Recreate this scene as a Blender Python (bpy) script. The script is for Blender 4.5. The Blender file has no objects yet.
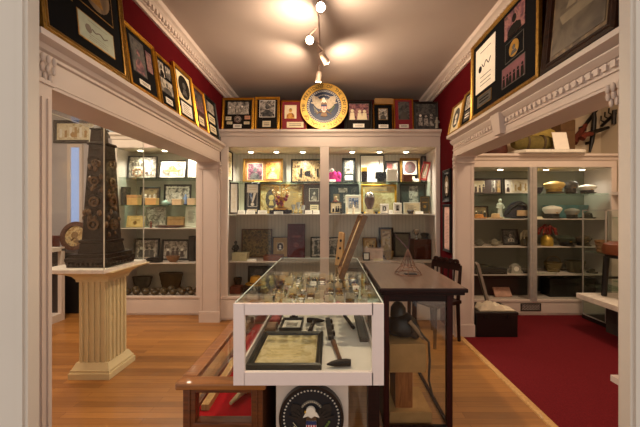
import bpy, math, random
from mathutils import Vector, Matrix
PI = math.pi
rnd = random.Random(7)
S = bpy.context.scene
COL = S.collection
F, H, CX, CY = 310.0, 1.45, 330.0, 211.0      # focal length (px), eye height, vanishing point of the photograph
def PX(px, D): return (px - CX) * D / F
def PZ(py, D): return H + (CY - py) * D / F

# ------------------------------------------------------------------ materials
def lin(h):
    h = h.lstrip('#'); o = []
    for i in (0, 2, 4):
        c = int(h[i:i+2], 16) / 255
        o.append(c / 12.92 if c <= .04045 else ((c + .055) / 1.055) ** 2.4)
    return o
MC = {}
def nodes(name):
    m = bpy.data.materials.new(name); m.use_nodes = True
    nt = m.node_tree; b = nt.nodes['Principled BSDF']
    return m, nt, b
def pm(hexc, rough=.5, metal=0., var=.12, scale=18., bump=0., stretch=(1, 1, 1), coat=0.):
    """plain procedural material: noise-broken colour, optional bump"""
    key = (hexc, rough, metal, var, scale, bump, stretch, coat)
    if key in MC: return MC[key]
    m, nt, b = nodes('mat_' + hexc.strip('#') + '_%d' % len(MC))
    L = nt.links.new
    tc = nt.nodes.new('ShaderNodeTexCoord'); mp = nt.nodes.new('ShaderNodeMapping')
    mp.inputs['Scale'].default_value = stretch
    L(tc.outputs['Object'], mp.inputs['Vector'])
    n = nt.nodes.new('ShaderNodeTexNoise'); n.inputs['Scale'].default_value = scale; n.inputs['Detail'].default_value = 4
    L(mp.outputs[0], n.inputs['Vector'])
    r = nt.nodes.new('ShaderNodeValToRGB')
    c = lin(hexc)
    r.color_ramp.elements[0].position = .3; r.color_ramp.elements[1].position = .7
    r.color_ramp.elements[0].color = [x * (1 - var) for x in c] + [1]
    r.color_ramp.elements[1].color = [min(1, x * (1 + var)) for x in c] + [1]
    L(n.outputs['Fac'], r.inputs['Fac']); L(r.outputs['Color'], b.inputs['Base Color'])
    b.inputs['Roughness'].default_value = rough; b.inputs['Metallic'].default_value = metal
    if rough > .75: b.inputs['Specular IOR Level'].default_value = .12
    if coat: b.inputs['Coat Weight'].default_value = coat; b.inputs['Coat Roughness'].default_value = .1
    if bump:
        bp = nt.nodes.new('ShaderNodeBump'); bp.inputs['Strength'].default_value = bump; bp.inputs['Distance'].default_value = .01
        L(n.outputs['Fac'], bp.inputs['Height']); L(bp.outputs[0], b.inputs['Normal'])
    MC[key] = m
    return m
def art(cols, scale=14., stretch=(1, 1, 1), rough=.35, hard=False):
    """patchy printed picture; each object shows its own patch of the pattern"""
    key = ('art', tuple(cols), scale, stretch, hard)
    if key in MC: return MC[key]
    m, nt, b = nodes('print_%d' % len(MC)); L = nt.links.new
    tc = nt.nodes.new('ShaderNodeTexCoord'); oi = nt.nodes.new('ShaderNodeObjectInfo')
    mp = nt.nodes.new('ShaderNodeMapping'); mp.inputs['Scale'].default_value = stretch
    mu = nt.nodes.new('ShaderNodeMath'); mu.operation = 'MULTIPLY'; mu.inputs[1].default_value = 37.
    L(oi.outputs['Random'], mu.inputs[0]); L(mu.outputs[0], mp.inputs['Location']); L(tc.outputs['Object'], mp.inputs['Vector'])
    n = nt.nodes.new('ShaderNodeTexNoise'); n.inputs['Scale'].default_value = scale; n.inputs['Detail'].default_value = 3; n.inputs['Distortion'].default_value = .6
    L(mp.outputs[0], n.inputs['Vector'])
    r = nt.nodes.new('ShaderNodeValToRGB'); cr = r.color_ramp
    if hard: cr.interpolation = 'CONSTANT'
    while len(cr.elements) < len(cols): cr.elements.new(.5)
    for i, c in enumerate(cols):
        cr.elements[i].position = .32 + .36 * i / max(1, len(cols) - 1); cr.elements[i].color = lin(c) + [1]
    L(n.outputs['Fac'], r.inputs['Fac']); L(r.outputs[0], b.inputs['Base Color']); b.inputs['Roughness'].default_value = rough
    MC[key] = m
    return m
def wood(c1, c2, rough=.35, scale=6., axis='x', coat=.2):
    key = ('wood', c1, c2, rough, scale, axis)
    if key in MC: return MC[key]
    m, nt, b = nodes('wood_%d' % len(MC)); L = nt.links.new
    tc = nt.nodes.new('ShaderNodeTexCoord'); mp = nt.nodes.new('ShaderNodeMapping')
    s = [9, 9, 9]; s['xyz'.index(axis)] = .8; mp.inputs['Scale'].default_value = s
    L(tc.outputs['Object'], mp.inputs['Vector'])
    n = nt.nodes.new('ShaderNodeTexNoise'); n.inputs['Scale'].default_value = scale; n.inputs['Detail'].default_value = 6; n.inputs['Distortion'].default_value = 1.2
    L(mp.outputs[0], n.inputs['Vector'])
    r = nt.nodes.new('ShaderNodeValToRGB'); r.color_ramp.elements[0].position = .3; r.color_ramp.elements[1].position = .72
    r.color_ramp.elements[0].color = lin(c1) + [1]; r.color_ramp.elements[1].color = lin(c2) + [1]
    L(n.outputs['Fac'], r.inputs['Fac']); L(r.outputs[0], b.inputs['Base Color'])
    b.inputs['Roughness'].default_value = rough; b.inputs['Coat Weight'].default_value = coat
    if rough >= .5: b.inputs['Specular IOR Level'].default_value = .2
    MC[key] = m
    return m
def glassmat(tint='#fcfefd', refl=.05):
    key = ('glass', tint, refl)
    if key in MC: return MC[key]
    m, nt, b = nodes('glass_%d' % len(MC)); nt.nodes.remove(b); L = nt.links.new
    out = nt.nodes['Material Output']
    t = nt.nodes.new('ShaderNodeBsdfTransparent'); t.inputs[0].default_value = lin(tint) + [1]
    g = nt.nodes.new('ShaderNodeBsdfGlossy'); g.inputs['Roughness'].default_value = .02
    lw = nt.nodes.new('ShaderNodeLayerWeight'); lw.inputs['Blend'].default_value = .5
    p = nt.nodes.new('ShaderNodeMath'); p.operation = 'POWER'; p.inputs[1].default_value = 4.5
    a = nt.nodes.new('ShaderNodeMath'); a.operation = 'MULTIPLY_ADD'; a.inputs[1].default_value = .5; a.inputs[2].default_value = refl * .5
    L(lw.outputs['Facing'], p.inputs[0]); L(p.outputs[0], a.inputs[0])
    mx = nt.nodes.new('ShaderNodeMixShader'); L(a.outputs[0], mx.inputs[0]); L(t.outputs[0], mx.inputs[1]); L(g.outputs[0], mx.inputs[2]); L(mx.outputs[0], out.inputs[0])
    MC[key] = m
    return m
def emit(hexc, s):
    key = ('emit', hexc, s)
    if key in MC: return MC[key]
    m, nt, b = nodes('lamp_%d' % len(MC))
    b.inputs['Emission Color'].default_value = lin(hexc) + [1]; b.inputs['Emission Strength'].default_value = s
    b.inputs['Base Color'].default_value = lin(hexc) + [1]
    MC[key] = m
    return m
def floor_mat():
    m, nt, b = nodes('oak_strip_floor'); L = nt.links.new
    tc = nt.nodes.new('ShaderNodeTexCoord')
    br = nt.nodes.new('ShaderNodeTexBrick'); br.inputs['Scale'].default_value = 1; br.offset = .37
    br.inputs['Brick Width'].default_value = .95; br.inputs['Row Height'].default_value = .062
    br.inputs['Mortar Size'].default_value = .0016; br.inputs['Mortar Smooth'].default_value = .2; br.inputs['Bias'].default_value = 0
    br.inputs['Color1'].default_value = lin('#8a5c2e') + [1]; br.inputs['Color2'].default_value = lin('#a8743c') + [1]; br.inputs['Mortar'].default_value = lin('#71441c') + [1]
    L(tc.outputs['Object'], br.inputs['Vector'])
    mp = nt.nodes.new('ShaderNodeMapping'); mp.inputs['Scale'].default_value = (1.5, 22, 1); L(tc.outputs['Object'], mp.inputs['Vector'])
    n = nt.nodes.new('ShaderNodeTexNoise'); n.inputs['Scale'].default_value = 3; n.inputs['Detail'].default_value = 6; L(mp.outputs[0], n.inputs['Vector'])
    r = nt.nodes.new('ShaderNodeValToRGB'); r.color_ramp.elements[0].color = (.62, .58, .54, 1); r.color_ramp.elements[1].color = (1.25, 1.2, 1.15, 1)
    L(n.outputs['Fac'], r.inputs['Fac'])
    mx = nt.nodes.new('ShaderNodeMix'); mx.data_type = 'RGBA'; mx.blend_type = 'MULTIPLY'; mx.inputs['Factor'].default_value = .8
    L(br.outputs['Color'], mx.inputs[6]); L(r.outputs[0], mx.inputs[7]); L(mx.outputs[2], b.inputs['Base Color'])
    b.inputs['Roughness'].default_value = .33
    return m
def bead_mat(hexc):
    key = ('bead', hexc)
    if key in MC: return MC[key]
    m, nt, b = nodes('beadboard_%d' % len(MC)); L = nt.links.new
    tc = nt.nodes.new('ShaderNodeTexCoord')
    w = nt.nodes.new('ShaderNodeTexWave'); w.inputs['Scale'].default_value = 6.0; w.bands_direction = 'X'; w.inputs['Distortion'].default_value = .1
    L(tc.outputs['Object'], w.inputs['Vector'])
    r = nt.nodes.new('ShaderNodeValToRGB'); c = lin(hexc)
    r.color_ramp.elements[0].color = [x * .84 for x in c] + [1]; r.color_ramp.elements[1].color = c + [1]; r.color_ramp.elements[1].position = .25
    L(w.outputs['Fac'], r.inputs['Fac']); L(r.outputs[0], b.inputs['Base Color']); b.inputs['Roughness'].default_value = .6
    MC[key] = m
    return m

WHITE = pm('#d2c2b8', .45, var=.03, scale=3)
CASEWHITE = pm('#d8cac0', .4, var=.03, scale=3)
JAMB = pm('#d8cfc4', .6, var=.03, scale=2)
RED = pm('#50040c', .95, var=.08, scale=9)
CREAM = pm('#d9cbb4', .7, var=.04, scale=3)
GREYWALL = pm('#b5adb0', .7, var=.04, scale=3)
CEIL = pm('#b8a89e', .75, var=.04, scale=2)
CARPET = pm('#62151b', .95, var=.28, scale=160, bump=.4)
GOLD = pm('#c08a2c', .32, .85, var=.2, scale=40, bump=.1)
OLDGOLD = pm('#9c7636', .38, .8, var=.25, scale=50, bump=.15)
BRASS = pm('#c8a050', .28, .95, var=.1)
BLACKLAC = pm('#110d0c', .45, var=.2)
DARKWOOD = wood('#160806', '#2c100b', .5, coat=0.)
MAHOG = wood('#240806', '#40100c', .5, axis='z', coat=0.)
BROWNWOOD = wood('#4a240e', '#743c18', .36)
OAK = wood('#74421a', '#a2662e', .35)
LIGHTWOOD = wood('#a87a45', '#cfa468', .45, axis='z')
BLACKMAT = pm('#0c0c0f', .85, var=.1)
DARKMAT = pm('#1e1a17', .8, var=.1)
GREYMAT = pm('#4b4742', .7, var=.1)
GREENMAT = pm('#26302c', .6, var=.1)
BROWNMAT = pm('#4a3a34', .7, var=.1)
REDMAT = pm('#7c1220', .7, var=.1)
TANMAT = pm('#b08a52', .7, var=.12)
CREAMMAT = pm('#e2d3b0', .7, var=.06)
PAPER = pm('#efe8dc', .7, var=.04)
MINT = pm('#b9c4ae', .7, var=.08)
INK = pm('#7c7264', .7, var=.2)
SILVER = pm('#c9c6c2', .22, 1., var=.08)
STEEL = pm('#b4b0ac', .35, .35, var=.08)
IRON = pm('#2c2826', .45, .7, var=.3, scale=40, bump=.2)
BRONZE = pm('#33241a', .42, .35, var=.45, scale=30, bump=.6)
LEATHER = pm('#6e3818', .45, var=.15, scale=30, bump=.1)
BLACKLEATHER = pm('#171314', .4, var=.3, scale=40, bump=.15)
FELT = pm('#b00f1e', .9, var=.12, scale=90)
KHAKI = pm('#6e6238', .85, var=.15, scale=25, bump=.2)
CARD = pm('#b08656', .8, var=.1, scale=12)
CLOTH = pm('#c9bca6', .9, var=.08, scale=15, bump=.3)
PED = pm('#d8c69a', .5, var=.05, scale=6)
PINK = pm('#c2327e', .8, var=.25, scale=30)
YELLOW = pm('#d9a83a', .6, var=.15)
STRAW = pm('#b89a62', .8, var=.25, scale=60, bump=.3)
NAVY = pm('#161d30', .5, var=.15)
RUST = pm('#6e2a18', .6, var=.3, scale=30)
GLASS = glassmat()
GREENGLASS = glassmat('#e6f3ec', .08)
LAMP = emit('#ffe9c8', 14)
A_GREY = art(['#2a2826', '#6d6762', '#b9b1a6', '#4a4642'], 18)
A_TAN = art(['#7a5a34', '#b8935c', '#d9c092', '#5e4a30'], 16)
A_STREET = art(['#4a341e', '#8a6c44', '#b89c6c', '#5e4c2e', '#2a2018'], 20, (1.6, 1, .8))
A_PURPLE = art(['#2a1824', '#6a3c4c', '#a0706c', '#40242e'], 18)
A_DARK = art(['#17191c', '#343638', '#5c5a56', '#22242a'], 14)
A_SEPIA = art(['#38291c', '#6b553c', '#8d7858', '#4a3b2a'], 8, (1, 1, .6))
A_MAP = art(['#3d3220', '#6e5a36', '#8f7646', '#2e3326', '#5c4a2a'], 22)
A_DOC = art(['#bba97c', '#cdbd92', '#a8945f', '#c4b285'], 10)
A_GOLDPIC = art(['#5a2a12', '#b5732c', '#d9a24a', '#2c1a14'], 16)
A_PALE = art(['#8a8378', '#cfc6b8', '#5e584e', '#b8ae9e'], 16)
A_BLUE = art(['#24345e', '#5a78a8', '#c8d2e0', '#38487a'], 22)
A_ROCK = art(['#1c1813', '#3b3022', '#5a4a30', '#262019'], 26)

# ------------------------------------------------------------------ mesh builder
class MB:
    def __init__(s): s.v = []; s.f = []; s.m = []
    def add(s, vs, fs, m=0):
        o = len(s.v); s.v += [tuple(v) for v in vs]; s.f += [tuple(i + o for i in f) for f in fs]; s.m += [m] * len(fs); return s
    def box(s, x0, x1, y0, y1, z0, z1, m=0):
        vs = [(x, y, z) for z in (z0, z1) for y in (y0, y1) for x in (x0, x1)]
        return s.add(vs, [(0, 2, 3, 1), (4, 5, 7, 6), (0, 1, 5, 4), (2, 6, 7, 3), (0, 4, 6, 2), (1, 3, 7, 5)], m)
    def lathe(s, prof, n=20, c=(0, 0, 0), m=0, sx=1., sy=1.):
        vs, fs = [], []
        for r, z in prof:
            for k in range(n):
                a = 2 * PI * k / n; vs.append((c[0] + r * sx * math.cos(a), c[1] + r * sy * math.sin(a), c[2] + z))
        for i in range(len(prof) - 1):
            for k in range(n):
                k2 = (k + 1) % n; fs.append((i * n + k, i * n + k2, (i + 1) * n + k2, (i + 1) * n + k))
        fs.append(tuple(range(n))[::-1]); fs.append(tuple((len(prof) - 1) * n + k for k in range(n)))
        return s.add(vs, fs, m)
    def poly(s, pts, y0, y1, m=0):
        """polygon in the x-z plane pushed from y0 (back) to y1 (front, smaller y)"""
        n = len(pts)
        vs = [(x, y0, z) for x, z in pts] + [(x, y1, z) for x, z in pts]
        fs = [tuple(range(n)), tuple(range(2 * n - 1, n - 1, -1))] + [(i, i + n, (i + 1) % n + n, (i + 1) % n) for i in range(n)]
        return s.add(vs, fs, m)
    def polyxy(s, pts, z0, z1, m=0):
        n = len(pts)
        vs = [(x, y, z0) for x, y in pts] + [(x, y, z1) for x, y in pts]
        fs = [tuple(range(n))[::-1], tuple(range(n, 2 * n))] + [(i, (i + 1) % n, (i + 1) % n + n, i + n) for i in range(n)]
        return s.add(vs, fs, m)
    def extr_y(s, pts, y0, y1, m=0):
        """polygon in x-z pushed along y, used for mouldings"""
        return s.poly(pts, y0, y1, m)
    def extr_x(s, pts, x0, x1, m=0):
        n = len(pts)
        vs = [(x0, y, z) for y, z in pts] + [(x1, y, z) for y, z in pts]
        fs = [tuple(range(n)), tuple(range(2 * n - 1, n - 1, -1))] + [(i, i + n, (i + 1) % n + n, (i + 1) % n) for i in range(n)]
        return s.add(vs, fs, m)
    def disc(s, cx, cz, r, y0, y1, n=20, m=0, rx=1.):
        return s.poly([(cx + r * rx * math.cos(2 * PI * k / n), cz + r * math.sin(2 * PI * k / n)) for k in range(n)], y0, y1, m)
    def ring(s, cx, cz, r0, r1, y0, y1, n=32, m=0):
        vs, fs = [], []
        for k in range(n):
            a = 2 * PI * k / n; c, q = math.cos(a), math.sin(a)
            vs += [(cx + r0 * c, y0, cz + r0 * q), (cx + r1 * c, y0, cz + r1 * q), (cx + r1 * c, y1, cz + r1 * q), (cx + r0 * c, y1, cz + r0 * q)]
        for k in range(n):
            a, b = 4 * k, 4 * ((k + 1) % n)
            for i in range(4): fs.append((a + i, a + (i + 1) % 4, b + (i + 1) % 4, b + i))
        return s.add(vs, fs, m)
    def tube(s, pts, r, n=8, m=0):
        pts = [Vector(p) for p in pts]; rs = r if isinstance(r, (list, tuple)) else [r] * len(pts)
        vs, fs = [], []; up = Vector((0.13, .31, .94))
        for i, p in enumerate(pts):
            d = (pts[min(i + 1, len(pts) - 1)] - pts[max(i - 1, 0)]).normalized()
            a = d.cross(up)
            if a.length < .05: a = d.cross(Vector((1, 0, 0)))
            a.normalize(); b = d.cross(a)
            for k in range(n):
                t = 2 * PI * k / n; vs.append(p + (a * math.cos(t) + b * math.sin(t)) * rs[i])
        for i in range(len(pts) - 1):
            for k in range(n):
                k2 = (k + 1) % n; fs.append((i * n + k, i * n + k2, (i + 1) * n + k2, (i + 1) * n + k))
        fs.append(tuple(range(n))[::-1]); fs.append(tuple((len(pts) - 1) * n + k for k in range(n)))
        return s.add(vs, fs, m)
    def ball(s, c, r, n=14, m=0, sx=1., sy=1., sz=1.):
        prof = [(max(1e-4, r * math.sin(PI * k / 8)), -r * sz * math.cos(PI * k / 8)) for k in range(9)]
        return s.lathe(prof, n, c, m, sx, sy)
    def move(s, M):
        s.v = [tuple(M @ Vector(v)) for v in s.v]; return s
    def build(s, name, mats, parent=None, loc=None, smooth=False, bevel=0., rot=None):
        me = bpy.data.meshes.new(name); me.from_pydata(s.v, [], s.f)
        for m in (mats if isinstance(mats, (list, tuple)) else [mats]): me.materials.append(m)
        me.polygons.foreach_set('material_index', s.m)
        import bmesh as _b
        bm = _b.new(); bm.from_mesh(me); _b.ops.recalc_face_normals(bm, faces=bm.faces); bm.to_mesh(me); bm.free()
        if smooth:
            me.polygons.foreach_set('use_smooth', [True] * len(me.polygons))
            try: me.set_sharp_from_angle(angle=math.radians(38))
            except Exception: pass
        o = bpy.data.objects.new(name, me); COL.objects.link(o)
        if parent is not None: o.parent = parent
        if loc is not None: o.location = loc
        if rot is not None: o.rotation_euler = rot
        if bevel:
            b = o.modifiers.new('bevel', 'BEVEL'); b.width = bevel; b.segments = 2; b.limit_method = 'ANGLE'; b.angle_limit = math.radians(50)
        return o
def tag(o, label, cat, group=None):
    o['label'] = label; o['category'] = cat
    if group: o['group'] = group
    return o
def thing(name, label, cat, loc=(0, 0, 0), rz=0., group=None, rx=0., ry=0.):
    o = bpy.data.objects.new(name, None); o.empty_display_size = .05; COL.objects.link(o)
    o.location = loc; o.rotation_euler = (rx, ry, rz)
    return tag(o, label, cat, group)
def struct(mb, name, mats, **k):
    o = mb.build(name, mats, **k); o['kind'] = 'structure'; return o
def solo(mb, name, label, cat, mats, loc=(0, 0, 0), rz=0., group=None, smooth=False, bevel=0., rx=0., ry=0.):
    o = mb.build(name, mats, None, loc, smooth, bevel, (rx, ry, rz)); return tag(o, label, cat, group)
def dup(root, loc, rz=None, label=None):
    r = root.copy(); COL.objects.link(r); r.location = loc
    if rz is not None: r.rotation_euler[2] = rz
    if label: r['label'] = label
    for ch in list(root.children):
        c = ch.copy(); COL.objects.link(c); c.parent = r
        for g in list(ch.children):
            d = g.copy(); COL.objects.link(d); d.parent = c
    return r

# ------------------------------------------------------------------ framed pictures
def rectring(mb, w, h, prof, m=0):
    """mitred moulding: prof = [(inset, y)]"""
    vs, fs = [], []
    for o, y in prof:
        vs += [(-w / 2 + o, y, o), (w / 2 - o, y, o), (w / 2 - o, y, h - o), (-w / 2 + o, y, h - o)]
    n = len(prof)
    for i in range(n):
        a, b = 4 * i, 4 * ((i + 1) % n)
        for k in range(4): fs.append((a + k, a + (k + 1) % 4, b + (k + 1) % 4, b + k))
    return mb.add(vs, fs, m)
def photo(root, x0, z0, x1, z1, y, kind, bg=None, fg=None, border=None, bw=.006, seed=0):
    """one picture, document, plate or medal fixed on a mount; its face is at y"""
    r = random.Random(seed * 31 + int(x0 * 1e4) + int(z1 * 1e4)); mb = MB(); w, h = x1 - x0, z1 - z0; cx = (x0 + x1) / 2
    mats = [bg or A_GREY, fg or DARKMAT, border or PAPER]
    yy = y - .002
    if border is not None:
        mb.box(x0 - bw, x1 + bw, y - .0015, y, z0 - bw, z1 + bw, 2)
    if kind in ('medal', 'coin'):
        R = min(w, h) / 2; cz = (z0 + z1) / 2
        mb.disc(cx, cz, R, y, yy - .004, 20, 0); mb.ring(cx, cz, R * .72, R * .86, yy - .004, yy - .006, 20, 1); mb.disc(cx, cz, R * .4, yy - .004, yy - .006, 12, 1)
        return mb.build('medal', mats, root)
    mb.box(x0, x1, yy - .001, y, z0, z1, 0); yf = yy - .001
    if kind == 'portrait':
        hr = min(w, h) * .17; hz = z0 + h * .62
        mb.disc(cx, hz, hr, yf, yf - .001, 14, 1, .85)
        mb.poly([(cx - w * .34, z0), (cx + w * .34, z0), (cx + w * .31, z0 + h * .28), (cx + w * .12, z0 + h * .42), (cx - w * .12, z0 + h * .42), (cx - w * .31, z0 + h * .28)], yf, yf - .001, 1)
    elif kind == 'group':
        k = max(3, int(w / h * 3.2))
        for i in range(k):
            px = x0 + w * (i + .5 + r.uniform(-.15, .15)) / k; hh = h * r.uniform(.5, .62); bwid = w / k * .42
            mb.disc(px, z0 + hh, bwid * .6, yf, yf - .001, 10, 2 if border is None and i % 3 == 0 else 1)
            mb.poly([(px - bwid, z0), (px + bwid, z0), (px + bwid * .7, z0 + hh * .8), (px - bwid * .7, z0 + hh * .8)], yf, yf - .001, 1)
    elif kind == 'doc':
        nl = max(3, int(h / .022))
        for i in range(nl):
            zz = z0 + h * (.1 + .8 * (i + .5) / nl); a = r.uniform(.1, .2); b = r.uniform(.62, .9)
            mb.box(x0 + w * a, x0 + w * b, yf - .0006, yf, zz - h * .1 / nl, zz + h * .16 / nl, 1)
    elif kind == 'cert':
        mb.disc(x0 + w * .25, z0 + h * .5, w * .09, yf, yf - .001, 12, 1)
        mb.tube([(x0 + w * q, yf, z0 + h * (.55 + .05 * math.sin(q * 25))) for q in [.35 + .03 * i for i in range(16)]], .004, 5, 1)
        for q in (.12, .2, .3, .85): mb.box(x0 + w * .25, x0 + w * .8, yf - .0006, yf, z0 + h * q, z0 + h * (q + .012), 1)
    elif kind == 'plate':
        for q in (.35, .65): mb.box(x0 + w * .15, x0 + w * .85, yf - .0006, yf, z0 + h * (q - .06), z0 + h * (q + .06), 1)
    elif kind == 'oval':
        mb.disc(cx, (z0 + z1) / 2, h * .44, yf, yf - .001, 24, 1, min(1, w / h))
        mb.disc(cx, (z0 + z1) / 2 + h * .06, h * .13, yf - .001, yf - .0015, 14, 2)
        mb.poly([(cx - w * .2, z0 + h * .2), (cx + w * .2, z0 + h * .2), (cx + w * .1, z0 + h * .42), (cx - w * .1, z0 + h * .42)], yf - .001, yf - .0015, 2)
    elif kind == 'ship':
        mb.poly([(x0 + w * .2, z0 + h * .3), (x0 + w * .8, z0 + h * .3), (x0 + w * .88, z0 + h * .42), (x0 + w * .12, z0 + h * .42)], yf, yf - .001, 1)
        mb.poly([(cx - w * .02, z0 + h * .42), (cx + w * .22, z0 + h * .46), (cx - w * .02, z0 + h * .85)], yf, yf - .001, 1)
        mb.poly([(cx - w * .06, z0 + h * .45), (cx - w * .25, z0 + h * .46), (cx - w * .06, z0 + h * .78)], yf, yf - .001, 1)
    elif kind == 'arch':
        for i in range(7):
            q = x0 + w * (.06 + .14 * i); hh = h * r.uniform(.45, .8)
            mb.box(q, q + w * .07, yf - .001, yf, z0 + h * .12, z0 + hh, 1 if i % 2 else 2)
        mb.disc(cx - w * .06, z0 + h * .3, h * .17, yf, yf - .002, 14, 1)
    elif kind == 'ribbon':
        mb.poly([(cx - w * .42, z1), (cx - w * .1, z1), (cx + w * .08, z0 + h * .3), (cx - w * .08, z0 + h * .3)], yf, yf - .002, 1)
        mb.poly([(cx + w * .42, z1), (cx + w * .1, z1), (cx - w * .08, z0 + h * .3), (cx + w * .08, z0 + h * .3)], yf, yf - .003, 2)
        mb.disc(cx, z0 + h * .15, w * .2, yf, yf - .005, 16, 2)
    nm = {'doc': 'document', 'cert': 'certificate', 'plate': 'plaque', 'ribbon': 'medal_ribbon'}.get(kind, 'photograph')
    return mb.build(nm, mats, root)
def pic(label, w, h, loc, rz=0., lean=6., fw=.025, fd=.024, fm=None, mm=None, photos=(), group=None, fm2=None, name='picture_frame', cat='picture', tilt=0.):
    root = thing(name, label, cat, loc, rz, group, -math.radians(lean), math.radians(tilt))
    fm = fm or GOLD; mb = MB()
    rectring(mb, w, h, [(0, 0), (0, -fd), (fw * .3, -fd * 1.2), (fw * .65, -fd * .85), (fw * .8, -fd * .95), (fw, -fd * .55), (fw, -.003), (fw * .9, 0)])
    mb.build('frame', fm, root)
    if fm2:
        q = MB(); rectring(q, w - 2 * fw + .004, h - 2 * fw + .004, [(0, -fd * .5), (0, -fd * .9), (.008, -fd * .8), (.008, -fd * .5)]); q.move(Matrix.Translation((0, 0, fw - .002))).build('inner_slip', fm2, root)
    i0, i1, j0, j1 = -w / 2 + fw * .9, w / 2 - fw * .9, fw * .9, h - fw * .9
    yf = -fd * .5
    MB().box(i0, i1, yf, -.001, j0, j1).build('mount', mm or BLACKMAT, root)
    for k, p in enumerate(photos):
        u0, v0, u1, v1, kind = p[:5]; bg, fg, bo = (list(p[5:]) + [None] * 3)[:3]
        photo(root, i0 + u0 * (i1 - i0), j0 + v0 * (j1 - j0), i0 + u1 * (i1 - i0), j0 + v1 * (j1 - j0), yf, kind, bg, fg, bo, seed=k + len(label))
    return root
LEVELS = []
def spic(label, px0, px1, pyt, D, zb, lean=5., rz=0., **k):
    """picture standing on a level at zb, its outline taken at depth D"""
    h = PZ(pyt, D) - zb
    for lv in LEVELS:
        if lv[0] < PX(px0, D) < lv[1] and zb in lv[2] and zb != lv[2][-1]:
            h = min(h, lv[2][lv[2].index(zb) + 1] - zb - .02)
    return pic(label, (px1 - px0) * D / F, h, (PX((px0 + px1) / 2, D), D, zb + .0005), rz, lean, **k)
# ------------------------------------------------------------------ the setting
W, CZ = 1.46, 3.15
m = MB().box(-4.7, 1.5, 1.2, 5.0, -.06, 0); m.box(-1.3, 1.3, -1.5, 1.2, -.06, 0); struct(m, 'floor', floor_mat())
m = MB().box(1.5, 4.4, 1.3, 5.0, -.06, .004); struct(m, 'floor', CARPET)
m = MB().box(-1.6, 1.6, 1.35, 4.95, CZ, CZ + .08); struct(m, 'ceiling', CEIL)
m = MB().box(-4.7, -1.6, 1.35, 4.95, 3.3, 3.38); struct(m, 'ceiling', pm('#cfc4ba', .7, var=.03))
m = MB().box(1.6, 4.4, 1.35, 4.95, 3.4, 3.48); struct(m, 'ceiling', pm('#cfc4ba', .7, var=.03))
def side_wall(name, s, yn, yfar, t):
    m = MB()
    for a, b, z0, z1 in ((1.45, yn, 0, 2.1), (yfar, 4.9, 0, 2.1), (1.45, 4.9, 2.1, 3.4)):
        m.box(*sorted((s * W, s * (W + t / 2))), a, b, z0, z1, 0); m.box(*sorted((s * (W + t / 2), s * (W + t))), a, b, z0, z1, 1)
    struct(m, name, [RED, CREAM])
side_wall('wall_left', -1, 1.6, 4.1, .24)
side_wall('wall_right', 1, 1.555, 3.62, .2)
struct(MB().box(-W, W, 4.75, 4.9, 0, 3.2), 'wall_back', RED)
struct(MB().box(-4.7, -1.7, 4.9, 5.0, 0, 3.4), 'wall_back_left_room', GREYWALL)
struct(MB().box(1.66, 4.4, 4.9, 5.0, 0, 3.5), 'wall_back_right_room', CREAM)
struct(MB().box(-4.7, -4.6, 1.35, 4.95, 0, 3.4), 'wall_left_room', GREYWALL)
struct(MB().box(4.28, 4.4, 1.35, 4.95, 0, 3.5), 'wall_right_room', CREAM)
m = MB().box(-4.7, -1.36, 1.395, 1.45, 0, 3.4).box(1.352, 4.4, 1.395, 1.45, 0, 3.4).box(-1.36, 1.352, 1.395, 1.45, 2.55, 3.4)
m.box(-1.40, -1.375, 1.385, 1.395, 0, 2.6).box(1.367, 1.392, 1.385, 1.395, 0, 2.6)
struct(m, 'wall_front', JAMB)

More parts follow.
